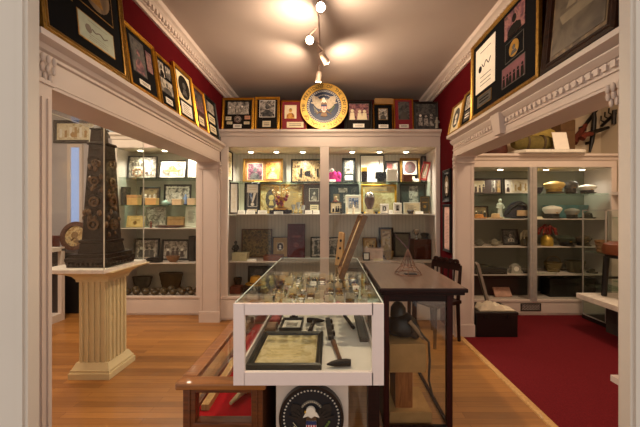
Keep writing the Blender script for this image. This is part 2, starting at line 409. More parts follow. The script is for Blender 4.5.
def casing(name, s, yn, yf, yend, t, dent, key):
    """cased opening: soffit, frieze, cornice ledge, pilasters"""
    m = MB(); X = lambda d: s * (W - d)
    prof = [(0, 2.095), (.02, 2.095), (.02, 2.22), (.034, 2.226), (.034, 2.242), (.05, 2.25), (.062, 2.272), (.085, 2.283), (.1, 2.29), (.1, 2.32), (0, 2.32)]
    if dent: prof = [(0, 2.095), (.02, 2.095), (.02, 2.215), (.034, 2.218), (.05, 2.235), (.062, 2.25), (.062, 2.258), (.035, 2.262), (.035, 2.272), (.075, 2.284), (.1, 2.29), (.1, 2.32), (0, 2.32)]
    m.extr_y([(X(d), z) for d, z in prof], 1.46, yend)
    m.box(*sorted((X(.022), s * (W + t + .015))), yn, yf, 2.08, 2.1)
    m.box(*sorted((X(.026), s * W)), 1.46, yend, 2.098, 2.112)
    if dent:
        y = 1.5
        while y < yend - .03:
            m.box(*sorted((X(.036), X(.018))), y, y + .028, 2.176, 2.212)
            m.box(*sorted((X(.03), X(.018))), y + .028, y + .05, 2.2, 2.212)
            y += .05
        m.extr_y([(X(.018), 2.15), (X(.03), 2.152), (X(.03), 2.162), (X(.018), 2.165)], 1.46, yend)
    if key:
        y = key; m.add([(X(.01), y - .05, 2.09), (X(.06), y - .05, 2.09), (X(.085), y - .065, 2.26), (X(.01), y - .065, 2.26), (X(.01), y + .05, 2.09), (X(.06), y + .05, 2.09), (X(.085), y + .065, 2.26), (X(.01), y + .065, 2.26)],
                       [(0, 1, 2, 3), (7, 6, 5, 4), (0, 4, 5, 1), (1, 5, 6, 2), (2, 6, 7, 3), (3, 7, 4, 0)])
    # far pilaster facing the entry
    xa, xb = sorted((X(.018), s * (W + t)))
    m.box(xa, xb, yf - .05, yf + .02, 0, 2.09); w = xb - xa
    m.box(xa - .006, xb + .006, yf - .062, yf - .03, 0, .14)
    for u in (.12, .88): m.box(xa + w * u - .008, xa + w * u + .008, yf - .056, yf - .05, .16, 2.0)
    m.box(xa - .012, xb + .012, yf - .066, yf - .03, 2.0, 2.02); m.box(xa - .02, xb + .02, yf - .075, yf - .03, 2.06, 2.09)
    # near pilaster: flutes on the wall face
    if yn > 1.58:
        m.box(*sorted((X(.025), s * W)), 1.46, yn, 0, 2.09)
        for k in range(4): m.box(*sorted((X(.034), X(.02))), 1.468 + .034 * k, 1.468 + .034 * k + .018, .2, 2.02)
    m.box(*sorted((s * W, s * (W + t + .012))), yn - .005, yn + .015, 0, 2.09)
    # leafy capital
    for k in range(4):
        for j in range(3):
            m.ball((X(.03 + .01 * j), (1.49 if yn > 1.58 else 1.48) + .032 * k + .008 * (j % 2), 2.125 + .042 * j if yn > 1.58 else 2.0 + .034 * j), .012, 8, 0, .8, .9, 2.0)
    m.box(*sorted((X(.035), s * W)), 1.46, yn + .01, 2.09 if yn > 1.58 else 2.085, 2.112 if yn > 1.58 else 2.097)
    # scroll under the far end of the header
    for k in range(3): m.ball((X(.045), yf - .08, 1.95 + .045 * k), .026 - .004 * (2 - k), 8, 0, .8, .7, 1)
    struct(m, name, WHITE, bevel=0.)
casing('trim_1', -1, 1.6, 4.09, 4.05, .24, False, 0)
casing('trim_2', 1, 1.555, 3.62, 3.62, .2, True, 2.6)
def crown(name, s):
    m = MB(); X = lambda d: s * (W - d)
    m.extr_y([(X(0), 3.01), (X(.02), 3.01), (X(.024), 3.035), (X(.04), 3.04), (X(.045), 3.075), (X(.075), 3.1), (X(.095), 3.11), (X(.1), 3.15), (X(0), 3.15)], 1.46, 4.75)
    y = 1.5
    while y < 4.72: m.box(*sorted((X(.062), X(.03))), y, y + .025, 3.045, 3.08); y += .05
    struct(m, name, WHITE)
crown('trim_3', -1); crown('trim_4', 1)
m = MB().extr_y([(1.47, 0), (1.475, .01), (1.5, .014), (1.525, .01), (1.53, 0)], 1.5, 3.56); struct(m, 'trim_5', LIGHTWOOD)
struct(MB().box(1.405, 1.46, 1.5, 1.553, .6, .63), 'trim_6', WHITE)
struct(MB().box(-W, -W + .015, 4.14, 4.75, 0, .12), 'baseboard_left', WHITE)
m = MB().box(1.66, 1.675, 3.6, 4.28, 0, .12); struct(m, 'baseboard_right', WHITE)

# ------------------------------------------------------------------ lights
def lamp(kind, loc, power, col='#ffdcb4', size=.04, target=None, angle=100, blend=.6):
    l = bpy.data.lights.new('light', kind); l.energy = power; l.color = lin(col)[:3]
    if kind == 'AREA': l.shape = 'DISK'; l.size = size
    else: l.shadow_soft_size = size
    if kind == 'SPOT': l.spot_size = math.radians(angle); l.spot_blend = blend
    o = bpy.data.objects.new('light', l); COL.objects.link(o); o.location = loc
    if target is not None:
        o.rotation_euler = (Vector(target) - Vector(loc)).to_track_quat('-Z', 'Y').to_euler()
    return o
# ceiling track with four heads
t = thing('track_light', 'ceiling track light with four small spot heads above the gold rimmed seal', 'lamp', (-.12, 2.7, CZ))
MB().box(-.017, .017, -.95, 1.0, -.032, 0).build('track', pm('#b8a094', .5), t)
for (hx, hy, hz, tx, ty, tz) in ((.05, -.31, -.14, .05, -1.2, -.5), (-.06, .13, -.14, -.1, -.7, -.6), (.06, .42, -.16, .5, 1.1, -.6), (-.01, .86, -.16, -.1, 1.2, -.8)):
    d = (Vector((tx, ty, tz)) - Vector((hx, hy, hz))).normalized(); c = Vector((hx, hy, hz))
    q = MB().tube([(0, hy, -.03), (hx, hy, -.09), c], .008); q.tube([c - d * .06, c - d * .045, c + d * .03, c + d * .05], [.022, .03, .034, .037], 14)
    hd = q.build('spot_head', pm('#b09a8a', .4), t, smooth=True)
    b = MB().tube([c + d * .046, c + d * .056], [.034, .03], 14).build('bulb', emit('#fff0d8', 40), hd)
for loc, tgt, pw, an in (((-.17, 2.52, 2.88), (-.46, 2.8, 3.15), 26, 130), ((.0, 2.35, 2.88), (.45, 2.45, 3.15), 18, 130), ((.0, 3.2, 2.88), (.4, 3.45, 3.15), 20, 130), ((-.25, 3.2, 2.9), (-.8, 3.55, 3.15), 14, 130)):
    lamp('SPOT', loc, pw, '#ffe2c2', .03, tgt, an, 1.)
lamp('SPOT', (-.06, 2.3, 2.95), 80, '#ffe0ba', .05, (0, 1.9, .4), 130, .9)
lamp('SPOT', (-.18, 3.0, 2.95), 40, '#ffe0ba', .05, (-1.4, 2.9, 2.2), 110, .9)
lamp('SPOT', (-.02, 3.05, 2.95), 40, '#ffe0ba', .05, (1.4, 2.8, 2.2), 110, .9)
lamp('SPOT', (-.12, 3.0, 2.95), 42, '#ffe0ba', .04, (0, 4.1, 2.5), 75, .9)
# unseen lamps added near the ceilings to light the two side rooms
lamp('AREA', (-3.0, 2.9, 3.25), 48, '#ffe4c8', .7, (-3.0, 2.9, 0))
lamp('AREA', (2.9, 2.7, 3.35), 34, '#ffdcb8', .7, (2.9, 2.7, 0))
w = bpy.data.worlds.new('World'); S.world = w; w.use_nodes = True
w.node_tree.nodes['Background'].inputs[0].default_value = (1., .9, .8, 1); w.node_tree.nodes['Background'].inputs[1].default_value = .55

# ------------------------------------------------------------------ camera
cam = bpy.data.cameras.new('camera'); co = bpy.data.objects.new('camera', cam); COL.objects.link(co)
co.location = (0, 0, H); co.rotation_euler = (PI / 2, 0, 0)
cam.sensor_width = 36; cam.lens = F / 640 * 36; cam.shift_x = -10 / 640; cam.shift_y = -2.5 / 640; cam.clip_start = .05
S.camera = co
vs = S.view_settings; S.display_settings.display_device = 'sRGB'
vs.view_transform = 'Standard'; vs.look = 'None'; vs.gamma = 1; vs.use_curve_mapping = False; vs.exposure = 0.47
S.cycles.use_denoising = True; S.cycles.max_bounces = 8; S.cycles.transparent_max_bounces = 24; S.cycles.sample_clamp_indirect = 4.

# ------------------------------------------------------------------ display cabinets
def cabinet(label, x0, x1, yf, yb, zo, z1, zt, bays, shelves, lights, power, back, fmat=None, mull=None, corn=.05, cat='display cabinet', lcol='#fff6e4', sglass=()):
    t = thing('display_cabinet', label, cat, (0, 0, 0)); fm = fmat or CASEWHITE
    m = MB().box(x0, x1, yf + .01, yb, 0.004, zo).box(x0, x1, yf, yf + .02, .03, zo - .03); m.build('base', fm, t)
    xs = [x0] + [v for b in bays for v in b] + [x1]
    m = MB()
    for i in range(0, len(xs), 2):
        if mull and 0 < i < len(xs) - 2: continue
        m.box(xs[i], xs[i + 1], yf, yf + .045, zo, z1)
    m.box(x0, x1, yf, yf + .045, z1, zt - .08); m.box(x0, x1, yf - .006, yf + .04, zo - .012, zo + .02)
    m.build('frame', fm, t, bevel=.004)
    if mull:
        for i in range(2, len(xs) - 2, 2):
            a, b = xs[i], xs[i + 1]; MB().box(a, b, yf - .01, yf + .05, zo, z1).box(a + .03, b - .03, yf - .018, yf, zo, z1).build('mullion', mull, t, bevel=.006)
    m = MB().extr_x([(yf + .02, zt - .085), (yf - .012, zt - .085), (yf - .02, zt - .055), (yf - corn * .6, zt - .04), (yf - corn, zt - .03), (yf - corn, zt), (yf + .02, zt)], x0 - .005, x1)
    m.box(x0, x1, yf + .02, yb, zt - .02, zt); m.build('cornice', fm, t)
    MB().box(x0 + .005, x1 - .005, yb - .02, yb, zo, zt - .02).build('back_panel', back, t)
    MB().box(x0, x0 + .012, yf + .04, yb - .02, zo, zt - .02).build('side_panel', fm, t)
    MB().box(x1 - .012, x1, yf + .04, yb - .02, zo, zt - .02).build('side_panel', fm, t)
    MB().box(x0 + .02, x1 - .02, yf + .045, yb - .02, z1 + .01, z1 + .03).build('top_panel', pm('#c9b79c', .6, var=.04), t)
    for sz, sy in shelves:
        if sz <= zo + .02: continue
        gl = sz in sglass
        o = MB().box(x0 + .022, x1 - .022, sy, yb - .022, sz - .012, sz).build('shelf', GREENGLASS if gl else CASEWHITE, t)
        if gl: o['label'] = 'green edged glass shelf'
    for a, b in bays: MB().box(a, b, yf + .018, yf + .024, zo, z1).build('glass_pane', GLASS, t)
    for lx, ly in lights:
        m = MB().lathe([(.045, 0), (.045, .012), (.034, .012), (.034, 0)], 18, (lx, ly, z1 - .004)); d = m.build('downlight', STEEL, t)
        MB().lathe([(.033, 0), (.033, .006)], 16, (lx, ly, z1 - .011)).build('bulb', LAMP, d)
        lamp('SPOT', (lx, ly, z1 - .022), power, lcol, .03, (lx, ly + .06, 0), 140, .8)
    return t
zU, zA, zL, zD = 1.87, 1.41, .76, .302
LEVELS += [(-1.5, 1.46, [zD, zL, zA, zU]), (-3.1, -1.7, [.252, .72, 1.21, 1.535, 1.93]), (1.6, 4., [.202, .55, .945, 1.34, 1.70])]
cabinet('long white built-in display cabinet along the red back wall below the seal', -1.446, 1.458, 4.10, 4.74, .30, 2.30, 2.52,
        [(-1.352, -.132), (-.013, 1.402)], [(zU, 4.4), (zA, 4.2), (zL, 4.22)], [(-1.137, 4.45), (-.77, 4.45), (-.39, 4.45), (.32, 4.45), (.71, 4.45), (1.09, 4.45)], 24, bead_mat('#d8d0c0'), sglass=(zU,))
cabinet('white glass fronted display cabinet behind the fluted pedestal in the left room', -3.03, -1.78, 4.30, 4.86, .25, 2.33, 2.53,
        [(-2.96, -1.86)], [(1.93, 4.4), (1.535, 4.4), (1.21, 4.36), (.72, 4.36)], [(-2.75, 4.5), (-2.4, 4.5), (-2.05, 4.5)], 15, pm('#c9c4b2', .6, var=.04), sglass=(1.93, 1.535))
cabinet('wide white display cabinet of caps and hats in the red carpeted room', 1.69, 3.98, 4.30, 4.86, .2, 2.06, 2.24,
        [(1.74, 2.77), (2.87, 3.91)], [(1.70, 4.4), (1.34, 4.38), (.945, 4.38), (.55, 4.38)], [(1.95, 4.5), (2.5, 4.55), (3.17, 4.55), (3.7, 4.55)], 5, pm('#74776a', .6, var=.04), mull=STEEL, sglass=(1.70,))

# ------------------------------------------------------------------ glass case on the stands
GZ0, GZ1 = .634, 1.015
gx0, gx1, gy0, gy1 = -.452, .252, 1.45, 2.86
t = thing('glass_display_case', 'white framed glass countertop case full of trinkets above the round eagle plaque', 'display case', (0, 0, 0))
m = MB().box(gx0, gx0 + .052, gy0, gy0 + .02, GZ0, GZ1).box(gx1 - .055, gx1, gy0, gy0 + .02, GZ0, GZ1).box(gx0 + .05, gx1 - .05, gy0, gy0 + .02, GZ0, GZ0 + .06).box(gx0 + .05, gx1 - .05, gy0, gy0 + .02, GZ1 - .052, GZ1)
m.build('front_frame', pm('#eeddd8', .4, var=.02), t)
m = MB().box(gx0, gx1, gy0 + .02, gy1, GZ0, GZ0 + .012); m.build('floor_panel', pm('#ded8cf', .6, var=.03), t)
m = MB().box(gx0, gx0 + .012, gy0 + .02, gy1, GZ0 + .012, GZ0 + .05).box(gx1 - .012, gx1, gy0 + .02, gy1, GZ0 + .012, GZ0 + .05).box(gx0, gx1, gy1 - .012, gy1, GZ0 + .012, GZ0 + .05); m.build('side_rail', CASEWHITE, t)
MB().box(gx0, gx1, gy0 + .02, gy1, GZ1 - .008, GZ1).build('glass_top', GLASS, t)
for a, b, c, d in ((gx0, gx0 + .006, gy0 + .02, gy1), (gx1 - .006, gx1, gy0 + .02, gy1), (gx0 + .006, gx1 - .006, gy1 - .006, gy1)):
    MB().box(a, b, c, d, GZ0 + .05, GZ1 - .008).build('glass_side', GLASS, t)
MB().box(gx0 + .05, gx1 - .05, gy0 + .008, gy0 + .013, GZ0 + .06, GZ1 - .052).build('glass_front', GLASS, t)
ed = pm('#cfe0d8', .2, var=.02)
m = MB()
for x in (gx0, gx1 - .006): m.box(x, x + .006, gy0 + .02, gy1, GZ1, GZ1 + .003)
m.box(gx0, gx1, gy1 - .006, gy1, GZ1, GZ1 + .003)
m.build('edge_strip', ed, t)
TZ = .84
MB().box(gx0 + .012, gx1 - .012, 1.86, gy1 - .012, TZ - .008, TZ).build('shelf', GLASS, t)
for y in (1.5, 2.75): MB().box(.185, .24, y, y + .06, .004, GZ0).build('leg', DARKWOOD, t)
# plinth and eagle plaque
solo(MB().box(-.265, .09, 1.525, 2.7, .004, GZ0 - .001).box(-.262, .087, 1.52, 1.53, .02, GZ0 - .02), 'plinth', 'plain white plinth panel behind the round black eagle plaque', 'plinth', pm('#d9cabd', .6, var=.03))

def star(mb, x, z, r, y0, y1, m=0):
    mb.poly([(x + (r if k % 2 == 0 else r * .42) * math.sin(PI * k / 5), z + (r if k % 2 == 0 else r * .42) * math.cos(PI * k / 5)) for k in range(10)], y0, y1, m)
def letters(mb, text, R, size, a0, a1, y0, y1, m=0):
    """raised capitals round a circle, clockwise from angle a0 to a1 (degrees from the top)"""
    n = len(text)
    for i, ch in enumerate(text):
        if ch == ' ': continue
        cu = bpy.data.curves.new('c', 'FONT'); cu.body = ch; cu.size = size; cu.align_x = 'CENTER'; cu.align_y = 'CENTER'; cu.extrude = .001; cu.resolution_u = 2
        ob = bpy.data.objects.new('c', cu); COL.objects.link(ob)
        dg = bpy.context.evaluated_depsgraph_get(); me = bpy.data.meshes.new_from_object(ob.evaluated_get(dg))
        a = math.radians(a0 + (a1 - a0) * (i + .5) / n)
        vs = []
        for v in me.vertices:
            x, z = v.co.x * 1.05, v.co.y
            xr = x * math.cos(a) + z * math.sin(a); zr = -x * math.sin(a) + z * math.cos(a)
            vs.append((R * math.sin(a) + xr, y0 if v.co.z < 0 else y1, R * math.cos(a) + zr))
        mb.add(vs, [tuple(p.vertices) for p in me.polygons], m)
        bpy.data.objects.remove(ob); bpy.data.curves.remove(cu); bpy.data.meshes.remove(me)
def eagle(root, R, y, body, head, wing, hs, cz):
    """eagle with shield; R = half height of the emblem, y = face of the disc"""
    T = Matrix.Translation((0, 0, cz)); k = R
    m = MB()
    for s in (-1, 1):
        m.poly([(s * k * a, k * b) for a, b in ((.12, .28), (.3, .5), (.5, .68), (.74, .72), (.82, .56), (.78, .3), (.66, .06), (.5, -.12), (.3, -.22), (.14, -.1))], y, y - .006)
        for j in range(6):
            a = math.radians(18 + 17 * j); L = k * (.78 - .05 * j)
            c, q = math.cos(a), math.sin(a)
            m.poly([(s * (k * .2 + c * L * .4 - q * k * .05), k * .06 + (q * L * .4 + c * k * .05) * .8), (s * (k * .2 + c * L * .4 + q * k * .05), k * .06 + (q * L * .4 - c * k * .05) * .8), (s * (k * .16 + c * L + q * k * .02), k * .02 + q * L * .86 - c * k * .02), (s * (k * .16 + c * L - q * k * .03), k * .04 + q * L * .86 + c * k * .03)], y - .006, y - .01)
    m.move(T).build('wings', wing, root)
    m = MB().disc(0, .02 * k, .34 * k, y - .006, y - .012, 24, 0, .62)
    for s in (-1, 1):
        m.tube([(s * .12 * k, y - .008, -.3 * k), (s * .34 * k, y - .008, -.46 * k)], .05 * k, 8)
        for j in range(3): m.tube([(s * .34 * k, y - .008, -.46 * k), (s * (.42 + .05 * j) * k, y - .008, (-.44 - .07 * j) * k)], .018 * k, 6)
    m.poly([(-.1 * k, -.3 * k), (.1 * k, -.3 * k), (.24 * k, -.68 * k), (.08 * k, -.74 * k), (-.08 * k, -.74 * k), (-.24 * k, -.68 * k)], y - .004, y - .01)
    m.move(T).build('body', body, root)
    m = MB().disc(-.02 * k, .46 * k, .115 * k * hs, y - .006, y - .018, 18); m.poly([(-.1 * k, .52 * k), (-.27 * k, .44 * k), (-.24 * k, .39 * k), (-.1 * k, .42 * k)], y - .006, y - .016, 1)
    m.poly([(-.13 * k * hs, .42 * k), (.13 * k * hs, .42 * k), (.2 * k * hs, .22 * k), (.08 * k * hs, .28 * k), (0, .2 * k), (-.08 * k * hs, .28 * k), (-.2 * k * hs, .22 * k)], y - .006, y - .016)
    m.move(T).build('head', [head, YELLOW], root)
    m = MB().poly([(-.2 * k, .2 * k), (.2 * k, .2 * k), (.2 * k, -.12 * k), (.12 * k, -.26 * k), (0, -.34 * k), (-.12 * k, -.26 * k), (-.2 * k, -.12 * k)], y - .01, y - .016, 0)
    for j in range(4): m.box(-.2 * k + (.057 + .1 * j) * k - .025 * k, -.2 * k + (.057 + .1 * j) * k + .025 * k, y - .018, y - .016, (-.24 if j in (1, 2) else -.12) * k, .1 * k, 1)
    m.box(-.2 * k, .2 * k, y - .019, y - .015, .08 * k, .21 * k, 2)
    m.move(T @ Matrix.Translation((0, 0, -.12 * k))).build('shield', [PAPER, pm('#b3202c', .6), pm('#23305e', .6)], root)
    m = MB()                                            # olive branch and arrows
    for j in range(5): m.disc((.46 + .06 * j) * k, (-.36 + .09 * j) * k, .05 * k, y - .003, y - .007, 10, 0)
    m.move(T).build('olive_branch', pm('#5f7034', .6), root)
    m = MB()
    for j in range(4): m.tube([(-.4 * k, y - .005, -.42 * k), ((-.66 - .02 * j) * k, y - .005, (-.42 + .13 * j) * k)], .013 * k, 5)
    m.move(T).build('arrows', pm('#c9bd9a', .6), root)
SR = .312
t = thing('round_seal', 'round gold rimmed seal with eagle standing on top of the back cabinet', 'seal', (PX(324, 4.1), 4.06 + .045, 2.5205), 0, None, -math.radians(4))
MB().disc(0, SR, SR, -.025, 0, 64).build('backing', GOLD, t, smooth=False)
m = MB().ring(0, SR, SR * .735, SR, -.025, -.036, 64); m.ring(0, SR, SR * .965, SR, -.036, -.042, 64); m.ring(0, SR, SR * .735, SR * .765, -.036, -.042, 64)
m.build('ring', pm('#e0b458', .42, .3, var=.1), t)
m = MB(); letters(m, 'SEAL OF THE PRESIDENT OF THE UNITED STATES', SR * .865, SR * .2, -172, 172, -.036, -.040); star(m, 0, -SR * .865, SR * .06, -.036, -.04)
m.move(Matrix.Translation((0, 0, SR))).build('lettering', pm('#3a2408', .6), t)
MB().disc(0, SR, SR * .735, -.025, -.029, 64).build('field', pm('#2a3654', .5, var=.1), t)
m = MB()
for k in range(50): a = 2 * PI * k / 50; star(m, SR * .69 * math.sin(a), SR + SR * .69 * math.cos(a), SR * .033, -.029, -.032)
m.ring(0, SR, SR * .635, SR * .65, -.029, -.031, 48)
m.build('stars', PAPER, t)
eagle(t, SR * .62, -.029, pm('#8a6a4a', .6), pm('#f3ece0', .6), pm('#c4b49c', .6, var=.25, scale=60), 1., SR)
m = MB()
for k in range(13): a = math.radians(-50 + 100 * k / 12); star(m, SR * .47 * math.sin(a), SR * 1.02 + SR * .47 * math.cos(a), SR * .028, -.03, -.034)
m.build('star_glory', pm('#e4dccb', .6), t)
PR = .156
t = thing('eagle_plaque', 'round black plaque with star ring and eagle shield below the white case', 'plaque', (PX(311.5, 1.5), 1.518, .297))
m = MB().disc(0, PR, PR, -.022, 0, 64); m.ring(0, PR, PR * .93, PR, -.022, -.032, 64); m.build('backing', pm('#1c1411', .3, var=.2), t)
MB().disc(0, PR, PR * .93, -.022, -.025, 64).build('field', pm('#11131a', .5), t)
m = MB()
for k in range(50): a = 2 * PI * k / 50; star(m, PR * .85 * math.sin(a), PR + PR * .85 * math.cos(a), PR * .034, -.025, -.028)
m.build('stars', pm('#d9d2c4', .5), t)
eagle(t, PR * .78, -.025, pm('#5a4028', .6), pm('#e6dccb', .6), pm('#241a12', .7, var=.3, scale=90), 1.6, PR * .9)
m = MB()
pts = [(PR * .42 * math.sin(math.radians(a)), PR + PR * .56 * math.cos(math.radians(a))) for a in range(-60, 61, 10)]
pts2 = [(PR * .36 * math.sin(math.radians(a)), PR + PR * .48 * math.cos(math.radians(a))) for a in range(60, -61, -10)]
m.poly(pts + pts2, -.025, -.029)
m.build('scroll', pm('#6e675c', .6), t)
m = MB()
for a in range(-50, 51, 9): star(m, PR * .39 * math.sin(math.radians(a)), PR + PR * .52 * math.cos(math.radians(a)), PR * .025, -.029, -.031)
m.build('scroll_studs', pm('#c9bfa8', .6), t)

# ------------------------------------------------------------------ low wooden showcase
wx0, wx1, wy0, wy1, wz = -.735, -.305, 1.465, 2.87, .632
t = thing('wooden_showcase', 'low brown wooden showcase with glass top and red felt inside', 'display case', (0, 0, 0))
m = MB()
for a, b, c, d in ((wx0, wx1, wy0, wy0 + .075), (wx0, wx1, wy1 - .07, wy1), (wx0, wx0 + .075, wy0 + .075, wy1 - .07), (wx1 - .06, wx1, wy0 + .075, wy1 - .07)): m.box(a, b, c, d, wz - .032, wz)
m.build('top_frame', OAK, t, bevel=.008)
MB().box(wx0 + .075, wx1 - .06, wy0 + .075, wy1 - .07, wz - .012, wz - .004).build('glass_top', GLASS, t)
fy = wy0 + .03
m = MB().box(wx0 + .025, wx0 + .085, fy, fy + .05, .004, wz - .032).box(wx1 - .075, wx1 - .02, fy, fy + .05, .004, wz - .032)
m.box(wx0 + .085, wx1 - .075, fy, fy + .05, wz - .06, wz - .032).box(wx0 + .085, wx1 - .075, fy, fy + .05, .004, .43)
m.box(wx0 + .055, wx0 + .062, fy - .006, fy, .05, wz - .04).box(wx1 - .05, wx1 - .043, fy - .006, fy, .05, wz - .04); m.box(wx0 + .08, wx1 - .07, fy - .008, fy, .41, .43)
m.build('front_frame', BROWNWOOD, t, bevel=.003)
MB().box(wx0 + .085, wx1 - .075, fy + .02, fy + .025, .43, wz - .06).build('glass_front', GLASS, t)
m = MB().box(wx0 + .025, wx0 + .05, fy + .05, wy1 - .02, .004, .44).box(wx1 - .045, wx1 - .02, fy + .05, wy1 - .02, .004, wz - .032).box(wx0 + .025, wx0 + .05, wy1 - .08, wy1 - .02, .44, wz - .032).box(wx0 + .05, wx1 - .02, wy1 - .045, wy1 - .02, .004, wz - .032)
m.box(wx0 + .025, wx0 + .05, fy + .05, wy1 - .02, wz - .06, wz - .032)
m.build('body', BROWNWOOD, t)
MB().box(wx0 + .028, wx0 + .034, fy + .05, wy1 - .08, .44, wz - .06).build('glass_side', GLASS, t)
MB().box(wx0 + .05, wx1 - .045, fy + .05, wy1 - .045, .40, .42).build('felt_deck', FELT, t)
m = MB().tube([(0, 0, .018), (.03, .09, .02), (.075, .17, .022), (.13, .22, .024)], [.009, .016, .024, .03], 12)
solo(m, 'powder_horn', 'cream curved horn lying on red felt inside the low wooden showcase', 'horn', pm('#b49a72', .5, var=.2), (-.52, 1.62, .4205 + .006), 0, None, True)
solo(MB().box(-.02, .02, -.3, .3, 0, .03), 'wooden_strip', 'pale wooden strip lying along the left side of the red felt', 'strip', LIGHTWOOD, (-.645, 1.9, .421))

# ------------------------------------------------------------------ dark glass sided table
tz = .95
t = thing('glass_sided_table', 'dark brown table with glass sides to the right of the white glass case', 'table', (0, 0, 0))
MB().box(.33, .885, 2.01, 2.97, tz - .004, tz).build('tabletop', wood('#5a4438', '#6e5648', .3, 5, 'y'), t)
MB().box(.32, .895, 2.0, 2.98, tz - .03, tz - .004).box(.335, .88, 2.015, 2.965, tz - .05, tz - .03).build('edge', DARKWOOD, t, bevel=.006)
for x, y in ((.355, 2.05), (.775, 2.05), (.355, 2.9), (.775, 2.9)): MB().box(x, x + .036, y, y + .036, .004, tz - .05).build('leg', MAHOG, t)
m = MB().box(.39, .776, 2.055, 2.08, tz - .1, tz - .05).box(.39, .776, 2.905, 2.93, tz - .1, tz - .05).box(.78, .805, 2.085, 2.9, tz - .1, tz - .05).box(.36, .385, 2.085, 2.9, tz - .1, tz - .05)
m.build('apron', DARKWOOD, t)
MB().box(.36, .372, 2.086, 2.9, .02, tz - .1).build('side_panel', pm('#2b2522', .5), t)
MB().box(.392, .775, 2.062, 2.067, .02, tz - .1).build('glass_front', GLASS, t)
MB().box(.798, .803, 2.088, 2.898, .02, tz - .1).build('glass_side', GLASS, t)
m = MB().box(.39, .776, 2.055, 2.08, .004, .02).box(.785, .805, 2.085, 2.9, .004, .02).box(.36, .385, 2.085, 2.9, .004, .02); m.build('bottom_rail', DARKWOOD, t)
# stand of cardboard boxes inside
t = thing('cardboard_stand', 'stand of brown boxes stacked under the dark glass sided table', 'stand', (.53, 2.26, .005))
MB().box(-.125, .165, -.15, .16, 0, .075).build('lower_box', CARD, t, bevel=.003)
m = MB().box(-.075, .045, -.1, .1, .075, .335); m.build('post', wood('#7a4620', '#a8683a', .5, 5, 'z'), t)
m = MB().box(-.12, .13, -.13, .17, .335, .53); m.box(-.01, .012, -.131, .171, .53, .532); m.build('upper_box', CARD, t, bevel=.004)
t = thing('leather_bag', 'black leather bag with hanging strap on the box under the dark table', 'bag', (.545, 2.3, .5375))
m = MB().lathe([(.05, 0), (.1, .012), (.118, .05), (.1, .11), (.06, .15), (.02, .16)], 18, (-.01, 0, 0), 0, 1, .9); m.lathe([(.03, .09), (.06, .13), (.055, .19), (.03, .225), (.005, .23)], 14, (-.035, .02, 0), 0, 1, 1.2)
m.build('body', BLACKLEATHER, t, smooth=True)
MB().lathe([(.05, .1), (.07, .06), (.055, .01), (.03, .003)], 12, (.065, -.06, 0), 0, .6, .9).build('flap', pm('#3c2a20', .5, var=.3), t, smooth=True)
MB().tube([(.02, -.1, .13), (.07, -.125, .07), (.1, -.13, .03), (.105, -.145, .022)], [.014, .014, .012, .01], 8).build('tan_edge', pm('#9a7a5c', .7), t, smooth=True)
m = MB().tube([(.05, -.09, .12), (.1, -.14, .05), (.135, -.165, .01), (.14, -.17, -.12), (.135, -.165, -.25), (.16, -.17, -.36)], .008, 6)
m.build('strap', pm('#3a302a', .6), t, smooth=True)
# wire stand on the table
t = thing('wire_stand', 'thin copper wire stand with spoked base on the dark tabletop', 'stand', (PX(407, 2.5), 2.47, tz + .0005))
m = MB(); n = 24; R = .105
m.tube([(R * math.cos(2 * PI * k / n), R * math.sin(2 * PI * k / n), .004) for k in range(n + 1)], .0035, 6)
m.tube([(R * .55 * math.cos(2 * PI * k / n), R * .55 * math.sin(2 * PI * k / n), .06) for k in range(n + 1)], .003, 6)
m.build('base_ring', pm('#7a5a4c', .4, .6), t)
m = MB()
for k in range(7): a = 2 * PI * k / 7; m.tube([(R * math.cos(a), R * math.sin(a), .004), (R * .55 * math.cos(a), R * .55 * math.sin(a), .06), (0, 0, .2)], .003, 6)
m.build('spokes', pm('#8a6a5a', .4, .6), t)
m = MB().tube([(0, 0, .2), (-.1, .03, .31)], .004, 6).tube([(0, 0, .2), (.02, 0, .3)], .004, 6).tube([(0, 0, .2), (.0, 0, .05)], .005, 6); m.build('stem', pm('#5f4850', .4, .6), t)
solo(MB().box(-.03, .06, -.03, .03, 0, .006), 'shadow_patch', 'small dark patch drawn as the shadow under the wire stand on the tabletop', 'card', pm('#2a2320', .6), (PX(407, 2.5), 2.45, tz + .0005))  # thin dark slab standing in for the wire stand's shadow

# ------------------------------------------------------------------ pedestal, vitrine and tower
px_, py_ = -2.07, 2.835
t = thing('fluted_pedestal', 'cream fluted square pedestal carrying the tall glass box in the left room', 'pedestal', (px_, py_, .001))
m = MB().box(-.178, .178, -.178, .178, 0, .05).box(-.168, .168, -.168, .168, .05, .075)
b = .147; m.add([(-.163, -.163, .075), (.163, -.163, .075), (.163, .163, .075), (-.163, .163, .075), (-b + .01, -b + .01, .13), (b - .01, -b + .01, .13), (b - .01, b - .01, .13), (-b + .01, b - .01, .13)], [(0, 1, 5, 4), (1, 2, 6, 5), (2, 3, 7, 6), (3, 0, 4, 7), (4, 5, 6, 7), (0, 3, 2, 1)])
m.build('base', PED, t)
m = MB().box(-.125, .125, -.125, .125, .13, .85)
for k in range(5):
    u = -.1 + .05 * k
    for s in (-1, 1): m.box(u - .013, u + .013, min(s * .125, s * .136), max(s * .125, s * .136), .13, .83); m.box(min(s * .125, s * .136), max(s * .125, s * .136), u - .013, u + .013, .13, .83)
m.build('shaft', PED, t, bevel=.004)
m = MB(); hs = [(.14, .83), (.142, .85), (.16, .88), (.2, .905), (.255, .925), (.27, .94)]
vs = []; fs = []
for r, z in hs: vs += [(-r, -r, z), (r, -r, z), (r, r, z), (-r, r, z)]
